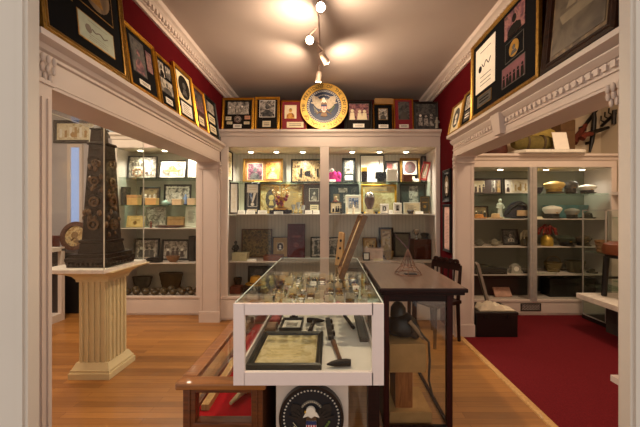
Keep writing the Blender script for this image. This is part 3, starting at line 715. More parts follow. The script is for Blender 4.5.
for i in range(len(hs) - 1):
    for k in range(4): fs.append((4 * i + k, 4 * i + (k + 1) % 4, 4 * i + 4 + (k + 1) % 4, 4 * i + 4 + k))
fs += [(3, 2, 1, 0), tuple(4 * (len(hs) - 1) + k for k in range(4))]
m.add(vs, fs); m.build('capital', PED, t)
MB().box(-.315, .245, -.33, .24, .94, .97).build('top_slab', pm('#e8ddd2', .4), t, bevel=.003)
pz = .9712
t = thing('glass_vitrine', 'tall clear glass box over the dark tower on the pedestal', 'display case', (px_ - .035, py_ - .045, pz))
hv = 1.3; r = .27
for a, b_, c, d in ((-r, r, -r, -r + .006), (-r, r, r - .006, r), (-r, -r + .006, -r + .006, r - .006), (r - .006, r, -r + .006, r - .006)): MB().box(a, b_, c, d, 0, hv).build('glass_side', GLASS, t)
MB().box(-r, r, -r, r, hv, hv + .008).build('glass_top', GLASS, t)
m = MB()
for x in (-r, r - .007):
    for y in (-r, r - .007): m.box(x, x + .007, y - .001, y + .006, 0, hv + .009)
for q in (-r, r - .007): m.box(-r, r, q, q + .007, hv + .006, hv + .012); m.box(q, q + .007, -r, r, hv + .006, hv + .012)
m.build('edge_strip', pm('#d8d4c6', .3), t)
t = thing('tower_sculpture', 'dark bronze stepped tower covered in relief inside the tall glass box', 'sculpture', (-2.05, py_ - .045, pz + .0005))
m = MB().box(-.175, .175, -.175, .175, 0, .05).box(-.185, .185, -.185, .185, .05, .075).box(-.165, .165, -.165, .165, .075, .11)
for i in range(9):
    for s in (-1, 1):
        u = -.16 + .04 * i; m.ball((u, s * .175, .028), .016, 8); m.ball((s * .175, u, .028), .016, 8)
m.build('base', BRONZE, t)
def frus(m, r0, z0, r1, z1):
    m.add([(-r0, -r0, z0), (r0, -r0, z0), (r0, r0, z0), (-r0, r0, z0), (-r1, -r1, z1), (r1, -r1, z1), (r1, r1, z1), (-r1, r1, z1)], [(3, 2, 1, 0), (4, 5, 6, 7), (0, 1, 5, 4), (1, 2, 6, 5), (2, 3, 7, 6), (3, 0, 4, 7)])
m = MB(); frus(m, .125, .11, .112, .2); frus(m, .12, .2, .12, .225); frus(m, .104, .225, .07, 1.06); frus(m, .08, 1.06, .08, 1.085)
m.build('lower_shaft', BRONZE, t, bevel=.006)
m = MB(); frus(m, .05, 1.085, .044, 1.2); frus(m, .052, 1.2, .052, 1.215); frus(m, .04, 1.215, .012, 1.275)
m.move(Matrix.Translation((-.025, 0, 0)))
m.build('upper_shaft', BRONZE, t, bevel=.004)
m = MB()
for s, z, rr in ((0, .36, .05), (0, .56, .044), (0, .74, .038), (0, .9, .03)):
    hw = .104 - .034 * (z - .225) / .835
    q = MB().ring(0, z, rr * .62, rr, -hw + .004, -hw - .014, 20); q.disc(0, z, rr * .3, -hw + .004, -hw - .01, 12)
    for k in range(4):
        c = MB(); c.v = list(q.v); c.f = list(q.f); c.m = list(q.m); c.move(Matrix.Rotation(k * PI / 2, 4, 'Z')); m.add(c.v, c.f)
rr = random.Random(3)
for i in range(70):
    z = rr.uniform(.25, .96); hw = .104 - .034 * (z - .225) / .835; u = rr.uniform(-hw, hw) * .9; k = i % 4
    c = MB().ball((u, -hw, z), rr.uniform(.012, .024), 7, 0, 1, .7, 1.3).move(Matrix.Rotation(k * PI / 2, 4, 'Z')); m.add(c.v, c.f)
m.build('relief', pm('#6a4e34', .4, .3, var=.4, scale=30, bump=.4), t)
# ------------------------------------------------------------------ small builders
def at(px, D, z): return (PX(px, D), D, z + .0005)
def card(label, px0, px1, D, zb, h=.045, mat=None, group=None, name='place_card', cat='card'):
    w = (px1 - px0) * D / F; m = MB()
    m.add([(-w / 2, -.02, 0), (w / 2, -.02, 0), (w / 2, 0, h), (-w / 2, 0, h), (-w / 2, .02, 0), (w / 2, .02, 0)], [(0, 1, 2, 3), (3, 2, 5, 4), (0, 3, 4), (1, 5, 2), (0, 4, 5, 1)])
    m.box(-w * .35, w * .35, -.0135, -.0115, h * .45, h * .5, 1)
    return solo(m, name, label, cat, [mat or PAPER, INK], at((px0 + px1) / 2, D, zb), 0, group)
def boxy(label, px0, px1, pyt, D, zb, mat, lid=None, depth=.09, name='box', cat='box', rz=0., group=None, h=None):
    w = (px1 - px0) * D / F; hh = h or max(.02, PZ(pyt, D) - zb)
    t = thing(name, label, cat, at((px0 + px1) / 2, D, zb), rz, group); k = .72 if hh > .05 else .6
    MB().box(-w / 2, w / 2, -depth / 2, depth / 2, 0, hh * k - .001).build('body', mat, t, bevel=.002)
    MB().box(-w / 2 - .002, w / 2 + .002, -depth / 2 - .002, depth / 2 + .002, hh * k, hh).build('lid', lid or mat, t, bevel=.003)
    return t
def peaked_cap(label, px, D, zb, w, crown_m, band_m, peak_m, badge=GOLD, rz=0., group=None, h=None):
    t = thing('peaked_cap', label, 'cap', at(px, D, zb), rz, group); r = w / 2; h = h or w * .5
    MB().lathe([(r * .72, 0), (r * .74, h * .36)], 24, (0, 0, 0), 0, 1, 1.05).build('band', band_m, t, smooth=True)
    MB().lathe([(r * .74, h * .36), (r * 1., h * .62), (r * 1.02, h * .72), (r * .85, h * .84), (r * .2, h * .95), (.001, h * .95)], 24, (0, 0, 0), 0, 1, 1.05).build('crown', crown_m, t, smooth=True)
    n = 12; vs = []; fs = []
    for k in range(n + 1):
        a = PI + PI * k / n
        for rr, z in ((.74, .1), (1.12, .02)): 
            for dz in (0, .006): vs.append((r * (.74 if rr < 1 else .78) * math.cos(a), (r * .72 * math.sin(a) * 1.05) if rr < 1 else r * 1.3 * math.sin(a), h * z + dz + .002))
    for k in range(n):
        a, b = 4 * k, 4 * k + 4
        fs += [(a, b, b + 2, a + 2), (a + 1, a + 3, b + 3, b + 1), (a + 2, b + 2, b + 3, a + 3), (a, a + 1, b + 1, b)]
    MB().add(vs, fs).build('peak', peak_m, t, smooth=True)
    MB().disc(0, h * .48, r * .16, -r * .8, -r * .86, 14).build('badge', badge, t)
    return t
def brim_hat(label, px, D, zb, w, mat, band=None, rz=0., tall=.45, group=None, sy=.85):
    t = thing('hat', label, 'hat', at(px, D, zb), rz, group); r = w / 2; h = w * tall
    MB().lathe([(r * .55, .004), (r * .9, .002), (r, .012), (r * .98, .018), (r * .56, .014)], 28, (0, 0, 0), 0, 1, sy).build('brim', mat, t, smooth=True)
    MB().lathe([(r * .58, .012), (r * .56, h * .5), (r * .5, h * .88), (r * .3, h), (.001, h * .96)], 28, (0, 0, 0), 0, 1, sy).build('crown', mat, t, smooth=True)
    if band: MB().lathe([(r * .585, .014), (r * .575, h * .28)], 28, (0, 0, 0), 0, 1.01, sy * 1.01).build('band', band, t, smooth=True)
    return t
def bowl(label, px, D, zb, w, h, mat, name='bowl', cat='bowl', group=None, sy=1.):
    r = w / 2
    return solo(MB().lathe([(r * .45, 0), (r * .5, h * .08), (r * .8, h * .4), (r, h * .95), (r * .99, h), (r * .93, h), (r * .74, h * .45), (r * .4, h * .14), (.001, h * .12)], 26, (0, 0, 0), 0, 1, sy), name, label, cat, mat, at(px, D, zb), 0, group, True)
def cup(label, px, D, zb, h, mat, group=None):
    t = thing('trophy_cup', label, 'cup', at(px, D, zb), 0, group); r = h * .3
    MB().lathe([(r * .7, 0), (r * .7, h * .1), (r * .2, h * .2), (r * .18, h * .36), (r * .6, h * .46), (r, h * .75), (r * 1.05, h), (r * .96, h), (r * .8, h * .74), (.001, h * .5)], 20).build('cup', mat, t, smooth=True)
    for s in (-1, 1): MB().tube([(s * r * .9, 0, h * .9), (s * r * 1.5, 0, h * .85), (s * r * 1.4, 0, h * .62), (s * r * .7, 0, h * .52)], h * .025, 6).build('handle', mat, t, smooth=True)
    return t
def figurine(label, px, D, zb, h, mat, head=None, base=None, group=None, name='figurine'):
    t = thing(name, label, 'figurine', at(px, D, zb), 0, group); b = base or DARKWOOD
    MB().lathe([(h * .2, 0), (h * .2, h * .06), (h * .16, h * .08)], 16).build('base', b, t)
    m = MB().lathe([(h * .15, h * .08), (h * .11, h * .3), (h * .1, h * .5), (h * .15, h * .66), (h * .13, h * .74), (h * .05, h * .79), (h * .05, h * .82)], 14, (0, 0, 0), 0, 1, .7)
    for s in (-1, 1): m.tube([(s * h * .14, 0, h * .7), (s * h * .19, -h * .03, h * .55), (s * h * .1, -h * .12, h * .5)], h * .035, 7)
    m.build('body', mat, t, smooth=True)
    MB().ball((0, 0, h * .89), h * .085, 12, 0, 1, 1, 1.2).build('head', head or mat, t, smooth=True)
    return t
def teapot(label, px, D, zb, w, mat, group=None):
    t = thing('teapot', label, 'teapot', at(px, D, zb), 0, group); r = w * .32
    MB().lathe([(r * .6, 0), (r, r * .5), (r * .95, r * 1.0), (r * .5, r * 1.35)], 18).build('body', mat, t, smooth=True)
    MB().lathe([(r * .5, r * 1.36), (r * .3, r * 1.5), (r * .1, r * 1.55), (r * .14, r * 1.7), (.001, r * 1.75)], 14).build('lid', mat, t, smooth=True)
    MB().tube([(r * .85, 0, r * .5), (r * 1.35, 0, r * .8), (r * 1.6, 0, r * 1.25)], [r * .2, r * .13, r * .09], 8).build('spout', mat, t, smooth=True)
    MB().tube([(-r * .8, 0, r * 1.1), (-r * 1.4, 0, r * 1.1), (-r * 1.4, 0, r * .5), (-r * .85, 0, r * .4)], r * .09, 7).build('handle', mat, t, smooth=True)
    return t
def basket(label, px, D, zb, w, h, mat=None, group=None, handle=True, sy=.8):
    t = thing('basket', label, 'basket', at(px, D, zb), 0, group); r = w / 2; pr = [(r * .7, 0)]
    for k in range(9): q = k / 8; pr.append((r * (.7 + .3 * q) + (.006 if k % 2 else -.002), h * q))
    pr += [(r * .93, h), (r * .65, h * .1), (.001, h * .08)]
    MB().lathe(pr, 24, (0, 0, 0), 0, 1, sy).build('body', mat or STRAW, t, smooth=True)
    if handle: MB().tube([(r * .95 * math.cos(PI * k / 10), 0, h * .95 + r * .8 * math.sin(PI * k / 10)) for k in range(11)], .007, 6).build('handle', mat or STRAW, t, smooth=True)
    return t
def book(label, px0, px1, pyt, D, zb, mat, lean=8, rz=0., thick=.03, emblem=None, group=None):
    w = (px1 - px0) * D / F; h = PZ(pyt, D) - zb
    t = thing('book', label, 'book', at((px0 + px1) / 2, D, zb), rz, group, -math.radians(lean))
    m = MB().box(-w / 2, w / 2, -thick, -thick + .004, 0, h).box(-w / 2, w / 2, -.004, 0, 0, h).box(-w / 2, -w / 2 + .004, -thick, 0, 0, h); m.build('cover', mat, t, bevel=.001)
    MB().box(-w / 2 + .004, w / 2 - .005, -thick + .004, -.004, .004, h - .004).build('pages', PAPER, t)
    if emblem:
        m = MB(); rectring(m, w * .84, h * .86, [(0, -thick), (0, -thick - .001), (.004, -thick - .001), (.004, -thick)]); m.move(Matrix.Translation((0, 0, h * .07))); m.box(-w * .25, w * .25, -thick - .001, -thick, h * .6, h * .66).disc(0, h * .38, min(w, h) * .16, -thick, -thick - .001, 16)
        m.build('stamping', emblem, t)
    return t

# ------------------------------------------------------------------ framed pictures on the left ledge
LZ = 2.3205
def lpic(label, y0, y1, h, **k): return pic(label, y1 - y0 - .006, h, (-1.388, (y0 + y1) / 2, LZ), PI / 2, math.degrees(math.asin(.066 / h)), group=None, **k)
lpic('large black shadow box with gilt windows nearest the entry on the left ledge', 1.475, 2.12, .675, fw=.034, fm=OLDGOLD, fm2=OLDGOLD, mm=BLACKMAT, photos=[
    (.36, .13, .84, .36, 'cert', pm('#aeb8a4', .6, var=.1), INK, OLDGOLD), (.40, .47, .86, .9, 'oval', BLACKMAT, A_SEPIA, OLDGOLD), (.04, .40, .3, .9, 'portrait', A_SEPIA, DARKMAT, OLDGOLD)])
lpic('gold framed black panel with purple figure photo on the left ledge', 2.13, 2.52, .46, fw=.03, photos=[(.15, .28, .62, .9, 'portrait', A_DARK, A_PURPLE, GREYMAT), (.3, .08, .7, .17, 'plate', PAPER, INK), (.7, .45, .92, .85, 'doc', A_PURPLE, INK)])
lpic('gold framed black panel with four grey photos on the left ledge', 2.53, 2.81, .44, fw=.018, photos=[(.1, .62, .45, .92, 'portrait', A_PALE, DARKMAT), (.55, .66, .9, .92, 'group', A_GREY, A_DARK), (.12, .3, .9, .58, 'portrait', A_PALE, A_DARK, GREYMAT), (.3, .08, .75, .2, 'plate', PAPER, INK)])
lpic('gold framed white print with dark oval portrait on the left ledge', 2.82, 3.2, .5, fw=.026, mm=BLACKMAT, photos=[(.1, .38, .9, .95, 'oval', CREAMMAT, DARKMAT, GREYMAT), (.18, .06, .85, .32, 'doc', PAPER, INK)])
lpic('gold edged dark red panel with small photo and cream plate on left ledge', 3.21, 3.51, .46, fw=.02, mm=pm('#3a1218', .6), photos=[(.15, .45, .85, .9, 'group', A_DARK, A_PURPLE, GREYMAT), (.25, .1, .72, .3, 'plate', CREAMMAT, INK)])
lpic('narrow black framed strip of three pictures at the far end of left ledge', 3.52, 3.86, .47, fw=.02, fm=BLACKLAC, photos=[(.15, .64, .85, .92, 'portrait', A_GREY, A_PALE, GREYMAT), (.18, .36, .82, .56, 'plate', CREAMMAT, INK), (.18, .08, .82, .28, 'plate', CREAMMAT, INK)])
# right ledge
def rpic(label, y0, y1, h, off=.068, **k): return pic(label, y1 - y0 - .006, h, (1.455 - off - .002, (y0 + y1) / 2, LZ), -PI / 2, math.degrees(math.asin((off - .004) / h)) if off < .072 else .6, **k)
rpic('small pale framed oval portrait at the far end of right ledge', 3.3, 3.59, .33, fw=.018, fm=OLDGOLD, mm=CREAMMAT, photos=[(.12, .08, .88, .92, 'oval', CREAMMAT, GREYMAT)])
rpic('small black framed pair of pictures beside the big certificate on right ledge', 3.01, 3.28, .36, fw=.02, fm=OLDGOLD, photos=[(.18, .5, .84, .9, 'portrait', A_GREY, A_PALE, PAPER), (.2, .1, .82, .4, 'plate', GREYMAT, PAPER)])
rpic('large gilt framed black shadow box with white certificate and three pictures on right ledge', 2.015, 2.995, .70, off=.075, fw=.035, fm=OLDGOLD, photos=[
    (.06, .28, .43, .92, 'cert', PAPER, DARKMAT), (.1, .08, .36, .22, 'plate', GREYMAT, BLACKMAT, OLDGOLD), (.58, .66, .86, .95, 'portrait', A_PURPLE, DARKMAT), (.6, .38, .84, .6, 'oval', BLACKMAT, BRASS, GREYMAT), (.55, .1, .86, .33, 'group', pm('#6e3440', .6, var=.3), DARKMAT, GREYMAT)])
rpic('large dark wood framed old drawing of a sailing ship nearest the entry on right ledge', 1.475, 2.005, .69, fw=.06, fd=.03, fm=wood('#1e0f08', '#3a1e0e', .5, coat=0.), mm=A_SEPIA, photos=[(.05, .05, .95, .95, 'ship', art(['#4a4238', '#6e6454', '#5a5244'], 6), pm('#8a7f6a', .7))])

# ------------------------------------------------------------------ on top of the back cabinet
TZc = 2.52
def tpic(label, px0, px1, pyt, **k): return spic(label, px0, px1, pyt, 4.16, TZc, lean=6, **k)
tpic('gold framed black panel with group photo and five plates on cabinet top', 222, 253.7, 97, fw=.03, mm=DARKMAT, photos=[(.12, .5, .88, .93, 'group', A_GREY, A_PALE), (.06, .3, .26, .42, 'plate', CREAMMAT, INK), (.74, .33, .94, .45, 'plate', pm('#c98a6a', .6), INK), (.36, .2, .62, .45, 'coin', SILVER, GREYMAT), (.1, .16, .3, .25, 'plate', CREAMMAT, INK), (.72, .16, .92, .25, 'plate', CREAMMAT, INK), (.34, .03, .64, .16, 'plate', PAPER, INK)])
tpic('gold framed grey portrait over a square cream note on the cabinet top', 254.5, 279.5, 96, fw=.034, mm=DARKMAT, photos=[(.14, .4, .86, .95, 'portrait', A_GREY, A_DARK, PAPER), (.28, .06, .68, .26, 'plate', CREAMMAT, INK)])
tpic('red panel with small photo just left of the round seal', 281, 307, 100, fw=.016, mm=REDMAT, photos=[(.1, .4, .6, .88, 'portrait', CREAMMAT, A_GOLDPIC), (.2, .08, .9, .28, 'plate', CREAMMAT, INK)])
tpic('dark framed purple picture with white plate just right of the round seal', 344.5, 372.5, 100, fw=.028, fm=BLACKLAC, mm=DARKMAT, photos=[(.12, .35, .92, .95, 'group', A_PURPLE, CREAMMAT, GREYMAT), (.28, .06, .74, .2, 'plate', PAPER, INK)])
tpic('thin gold framed small grey portrait on the cabinet top', 373.5, 393, 103.5, fw=.012, mm=BLACKMAT, photos=[(.26, .42, .74, .84, 'portrait', A_PALE, GREYMAT, OLDGOLD), (.24, .08, .78, .22, 'plate', PAPER, INK)])
tpic('red and gold framed dark portrait with cream plate on the cabinet top', 394, 413.5, 98, fw=.016, mm=REDMAT, photos=[(.2, .34, .84, .94, 'portrait', A_DARK, GREYMAT), (.24, .06, .78, .18, 'plate', PAPER, INK)])
tpic('black framed group photo at the right end of the cabinet top', 414, 438.4, 101, fw=.03, fm=BLACKLAC, mm=A_DARK, photos=[(.12, .12, .9, .82, 'group', A_DARK, A_GREY)])
boxy('plain beige box behind the thin gold framed portrait on cabinet top', 374.5, 392.5, 99.5, 4.42, TZc, CARD, depth=.1)
figurine('small grey figurine beside the black group photo on the cabinet top', 437, 4.08, TZc, .17, pm('#8a8478', .6))

# ------------------------------------------------------------------ back cabinet, upper left
pic('narrow dark framed print hung on the left side panel of the back cabinet', .32, .42, (-1.379, 4.40, 1.868 + .37), PI / 2, 0, fw=.018, fm=DARKWOOD, mm=CREAMMAT, photos=[(.15, .12, .85, .88, 'doc', A_TAN, INK)]).location = (-1.43, 4.33, 1.8755)
spic('wide gold ornate frame with two figure photos high in the back cabinet', 243, 283, 158.5, 4.62, zU, fw=.034, fm=OLDGOLD, mm=pm('#8a5a2a', .7, var=.2), photos=[(.08, .05, .48, .85, 'portrait', A_PURPLE, A_DARK, CREAMMAT), (.58, .08, .95, .9, 'portrait', A_GOLDPIC, A_TAN)])
spic('black framed tan street scene print high beside the cabinet mullion', 291, 327, 159, 4.62, zU, fw=.02, fm=BLACKLAC, mm=A_STREET, photos=[(.06, .12, .94, .94, 'arch', A_STREET, DARKMAT, A_TAN)])
# main shelf, left bay
spic('dark framed tall cream sheet leaning by the left end of the main shelf', 229.5, 238.5, 181.5, 4.34, zA, rz=math.radians(14), fw=.018, fm=DARKWOOD, mm=PAPER, photos=[(.1, .05, .9, .95, 'doc', PAPER, CREAMMAT)])
spic('black frame holding a medal on blue and white ribbon', 244.5, 260, 181, 4.38, zA, lean=4, fw=.018, fm=BLACKLAC, mm=pm('#3c4046', .7), photos=[(.1, .7, .92, .98, 'plate', PAPER, CREAMMAT), (.2, .22, .85, .68, 'ribbon', pm('#3c4046', .7), A_BLUE, PAPER), (.15, .03, .85, .12, 'plate', CREAMMAT, INK)])
spic('wide gold edged tan certificate behind the flowers on the main shelf', 259.5, 303, 184, 4.64, zA, lean=3, fw=.02, fm=OLDGOLD, mm=A_TAN, photos=[(.1, .1, .42, .9, 'oval', A_TAN, BROWNMAT, STRAW), (.5, .1, .92, .88, 'doc', TANMAT, INK)])
spic('brown frame with white matted small print beside the cabinet mullion', 303, 327, 183, 4.5, zA, lean=4, fw=.016, fm=BROWNWOOD, mm=BROWNMAT, photos=[(.25, .42, .66, .85, 'portrait', GREYMAT, A_PALE, PAPER), (.28, .08, .66, .28, 'plate', CREAMMAT, INK)])
t = thing('flower_ornament', 'gilt ornament with red flowers on a dark base on the main shelf', 'ornament', at(281, 4.34, zA))
MB().box(-.15, .15, -.07, .07, 0, .055).build('base', DARKWOOD, t, bevel=.005)
m = MB().lathe([(.1, .055), (.11, .075), (.05, .1), (.04, .14), (.08, .2), (.09, .23), (.05, .24)], 18)
for k in range(9): a = 2 * PI * k / 9; m.tube([(.05 * math.cos(a), .05 * math.sin(a), .18), (.12 * math.cos(a), .09 * math.sin(a), .3), (.08 * math.cos(a), .06 * math.sin(a), .37), (.13 * math.cos(a), .09 * math.sin(a), .4)], .006, 6)
m.build('gilt_branches', GOLD, t, smooth=True)
m = MB()
for k in range(9): a = 2.4 * k; m.ball((.07 * math.cos(a) * (k % 3 + .5) / 2, -.04 + .03 * math.sin(a), .13 + .014 * k), .026, 9)
m.build('red_flowers', pm('#8a1426', .6, var=.3), t, smooth=True)
m = MB()
for k in range(12): a = 1.9 * k; m.ball((.11 * math.cos(a), .05 * math.sin(a), .26 + .012 * (k % 8)), .02, 8)
m.build('pale_flowers', pm('#e3cf98', .6, var=.2), t, smooth=True)
card('white card in front of the flower ornament', 274, 283, 4.24, zA, .035)
for i, (px, hh) in enumerate(((293.4, .13), (298.2, .16), (303, .12))):
    r = .03
    solo(MB().lathe([(r * .9, 0), (r * .2, .012), (r * .16, hh * .4), (r * .8, hh * .55), (r, hh), (r * .92, hh), (r * .7, hh * .56), (.001, hh * .48)], 16), 'glass_goblet', ['short clear goblet nearest the flower ornament', 'tallest clear goblet on the main shelf', 'clear goblet beside the brown matted frame'][i], 'goblet', pm('#cfd2cc', .1, .55), at(px, 4.3, zA), 0, 'clear goblets on the main shelf', True)
for i, (a, b, D, lab) in enumerate(((238, 245, 4.27, 'white card left of the ribboned medal'), (246.5, 255, 4.25, 'white card in front of the ribboned medal'), (258, 267, 4.25, 'white card beside the flower ornament base'), (305, 312, 4.27, 'white card before the brown matted frame'), (313, 319.5, 4.27, 'white card nearest the mullion on the main shelf'))): card(lab, a, b, D, zA, .05)
# lower shelf, left bay
spic('large brown antique map in a thin frame on the lower shelf', 241.5, 272, 229, 4.62, zL, lean=4, fw=.014, fm=BROWNWOOD, mm=A_MAP, photos=[(.04, .5, .96, .96, 'doc', A_MAP, BROWNMAT), (.04, .04, .96, .48, 'arch', A_MAP, A_MAP, A_MAP)])
spic('narrow tan panel in dark frame beside the maroon case', 272.5, 288, 237, 4.6, zL, fw=.012, fm=DARKWOOD, mm=TANMAT, photos=[(.25, .3, .75, .75, 'oval', A_TAN, BROWNMAT)])
book('upright maroon presentation case on the lower shelf', 287.5, 305, 224, 4.55, zL, pm('#520b10', .8, var=.15), 5, 0, .04, pm('#6a2c28', .8))
spic('black framed grey photograph behind the mullion on the lower shelf', 310.5, 343, 237, 4.6, zL, fw=.018, fm=BLACKLAC, mm=A_PALE, photos=[(.08, .1, .92, .9, 'group', A_GREY, A_DARK, PAPER)])
boxy('cream oval hat box at the left end of the lower shelf', 233.5, 248, 252.5, 4.34, zL, pm('#c8bd96', .7), None, .14)
figurine('dark slender figurine behind the cream hat box', 235, 4.5, zL, .26, IRON)
card('white card on the lower shelf under the antique map', 247.5, 256.5, 4.27, zL, .03)
boxy('flat reddish leather box in front of the tan panel', 264.5, 283, 255, 4.36, zL, pm('#6e3a22', .5), None, .16)
# bottom deck, left bay
spic('wide dark frame standing on the bottom deck of the cabinet', 248, 276, 266, 4.62, zD, fw=.02, fm=BLACKLAC, mm=GREENMAT, photos=[(.08, .1, .92, .9, 'group', A_DARK, GREYMAT)])
boxy('dark chest under the yellow straw hat on the bottom deck', 245, 269, 284.5, 4.4, zD, DARKWOOD, None, .22, name='chest', cat='chest')
brim_hat('yellow straw hat with pale brim on the dark chest', 256, 4.4, PZ(284.5, 4.4), .3, pm('#c9973a', .8, var=.2, scale=60), pm('#6a4a1a', .7), tall=.42)
boxy('dark red leather box at the left end of the bottom deck', 231.5, 242, 286, 4.36, zD, RUST, None, .16)
bowl('dark bronze pot on the bottom deck by the left end', 233, 4.6, zD, .12, .16, IRON, 'pot', 'pot')
# ------------------------------------------------------------------ back cabinet, right bay
t = thing('pink_cloth', 'bright pink folded scarf on the glass shelf beside the mullion', 'scarf', at(334, 4.52, zU))
m = MB()
for k in range(5): m.ball((-.07 + .035 * k, .01 * (k % 2), .07 + .012 * (k % 3)), .055, 10, 0, .7, .8, 1.2 + .1 * (k % 2))
m.lathe([(.085, 0), (.09, .03), (.075, .1)], 18, (0, 0, 0), 0, 1.1, .6)
m.move(Matrix.Translation((0, 0, .006))).build('cloth', PINK, t, smooth=True)
m = MB().ball((-.03, -.03, .17), .028, 10).ball((-.06, -.04, .16), .018, 8); m.build('rosette', PAPER, t, smooth=True)
card('white card under the pink scarf', 329.5, 335.5, 4.43, zU, .03)
spic('dark framed grey photo over a white note on the glass shelf', 342, 355.5, 158, 4.6, zU, fw=.018, fm=BLACKLAC, mm=GREENMAT, photos=[(.14, .34, .88, .94, 'portrait', A_PALE, A_GREY), (.16, .06, .86, .26, 'plate', PAPER, CREAMMAT)])
spic('thin black framed large white sheet behind the camera', 360, 384.2, 155, 4.66, zU, lean=2, fw=.012, fm=BLACKLAC, mm=PAPER, photos=[(.1, .1, .9, .9, 'doc', PAPER, CREAMMAT)])
boxy('small yellow topped brown box left of the camera', 361.5, 367, 167.5, 4.5, zU, DARKWOOD, YELLOW, .06)
t = thing('old_camera', 'black box camera with thin upright rod on the glass shelf', 'camera', at(380.5, 4.48, zU))
MB().box(-.075, .075, -.04, .04, .045, .14).box(-.05, .05, -.03, .03, 0, .045).build('body', BLACKLAC, t, bevel=.004)
MB().disc(0, .09, .03, -.04, -.065, 18).ring(0, .09, .02, .032, -.065, -.07, 18).build('lens', pm('#2a2c30', .2, .4), t)
MB().tube([(.0, .01, .14), (-.02, .01, .32)], .005, 6).build('rod', IRON, t)
spic('dark framed red and white photo beside the camera', 385.5, 399, 161, 4.62, zU, fw=.014, fm=BLACKLAC, mm=BROWNMAT, photos=[(.08, .1, .48, .92, 'portrait', pm('#8a4a44', .6, var=.3), CREAMMAT), (.54, .1, .94, .92, 'portrait', A_PALE, GREYMAT)])
boxy('white square box in front of the red and white photo', 386.5, 396.5, 169.5, 4.46, zU, PAPER, None, .08)
spic('gold and black framed round dark crest on white mat', 400, 420, 158, 4.62, zU, fw=.034, fm=OLDGOLD, fm2=BLACKLAC, mm=BLACKMAT, photos=[(.08, .3, .92, .97, 'oval', PAPER, pm('#5a3a3a', .6, var=.3), GREYMAT), (.2, .06, .8, .2, 'plate', CREAMMAT, INK)])
boxy('low brown wooden box under the round crest', 402.5, 411.5, 174.5, 4.46, zU, pm('#6a3018', .5, var=.2), None, .07)
card('white card under the round crest', 412.5, 418.5, 4.46, zU, .045)
spic('dark narrow picture in the upper right corner of the cabinet', 421, 426, 156, 4.62, zU, rz=math.radians(-10), fw=.014, fm=BLACKLAC, mm=A_DARK, photos=[(.15, .15, .85, .85, 'portrait', A_DARK, A_GREY)])
pic('small red framed picture tilted against the right side of the glass shelf', .1, .27, at(430.5, 4.44, zU + .018), math.radians(-25), 6, fw=.016, fm=pm('#9a2a2c', .5), mm=pm('#c9544c', .6), photos=[(.15, .1, .85, .9, 'ribbon', pm('#b8a49a', .6), pm('#8a2430', .6), CREAMMAT)], tilt=12)
# main shelf, right bay
spic('wide blue black panel of small pictures right of the mullion', 329, 359, 183.5, 4.64, zA, lean=3, fw=.016, fm=BLACKLAC, mm=pm('#30363a', .6), photos=[(.3, .74, .62, .9, 'plate', A_PALE, INK), (.12, .4, .34, .68, 'portrait', A_SEPIA, CREAMMAT), (.48, .35, .7, .68, 'portrait', A_GREY, A_PALE), (.76, .5, .96, .94, 'portrait', A_DARK, A_GREY)])
figurine('small flesh toned bust before the blue black panel', 335.5, 4.52, zA, .26, pm('#7a3a22', .5), pm('#c89a78', .5), DARKWOOD)
spic('small dark framed tan print at the front right of the mullion', 330, 342, 202, 4.36, zA, fw=.01, fm=BLACKLAC, mm=A_TAN, photos=[(.1, .1, .9, .9, 'group', CREAMMAT, DARKMAT)])
bowl('small black pot beside the tan print', 341.5, 4.3, zA, .055, .075, BLACKLAC, 'pot', 'pot')
spic('white framed bluish photograph behind two cream figures', 345.5, 361, 195, 4.45, zA, fw=.02, fm=PAPER, mm=PAPER, photos=[(.14, .25, .9, .9, 'group', A_BLUE, A_GREY)])
figurine('cream porcelain figure left of its twin before the white frame', 347, 4.3, zA, .1, pm('#e8d2ae', .4), None, pm('#e8d2ae', .4))
figurine('cream porcelain figure right of its twin before the white frame', 353.5, 4.3, zA, .13, pm('#eedcc0', .4), None, pm('#e8d2ae', .4))
spic('large gold framed tan document behind the silver topped urn', 361, 396.5, 183.5, 4.65, zA, lean=2, fw=.03, fm=pm('#c9962a', .35, .7, var=.15), mm=A_DOC, photos=[(.06, .75, .9, .95, 'plate', TANMAT, INK), (.06, .06, .9, .7, 'doc', A_DOC, TANMAT)])
t = thing('urn', 'brown egg shaped urn with silver top on cream base', 'urn', at(369.5, 4.36, zA))
MB().box(-.05, .05, -.045, .045, 0, .065).build('base', pm('#e0cfa4', .5), t, bevel=.004)
MB().lathe([(.03, .065), (.035, .08), (.06, .13), (.074, .19), (.07, .23)], 22).build('body', pm('#5a3622', .35, var=.35, scale=40), t, smooth=True)
MB().lathe([(.0705, .23), (.066, .27), (.048, .295), (.02, .31), (.001, .313)], 22).build('top', SILVER, t, smooth=True)
for px, hh in ((362.5, .03), (376.3, .03)): bowl('small dark dish left of the urn' if px < 368 else 'small dark dish right of the urn', px, 4.3, zA, .045, hh, IRON, 'dish', 'dish')
def minif(label, a, b, pyt, D, kind='portrait'): spic(label, a, b, pyt, D, zA, fw=.012, fm=PAPER, mm=PAPER, photos=[(.22, .25, .78, .85, kind, A_GREY, DARKMAT)])
minif('small square white frame with dark picture right of the urn', 380, 388.5, 204, 4.36, 'oval')
card('low white card beside the small square white frame', 389, 393, 4.33, zA, .055)
minif('small upright white frame beside the dark green panel', 393.5, 401.5, 203, 4.34)
spic('large dark green framed grey portrait on the main shelf', 400, 425.5, 184, 4.64, zA, lean=3, fw=.022, fm=BLACKLAC, mm=GREENMAT, photos=[(.34, .16, .74, .9, 'portrait', A_GREY, A_PALE, GREYMAT), (.36, .92, .72, .97, 'plate', A_PALE, INK)])
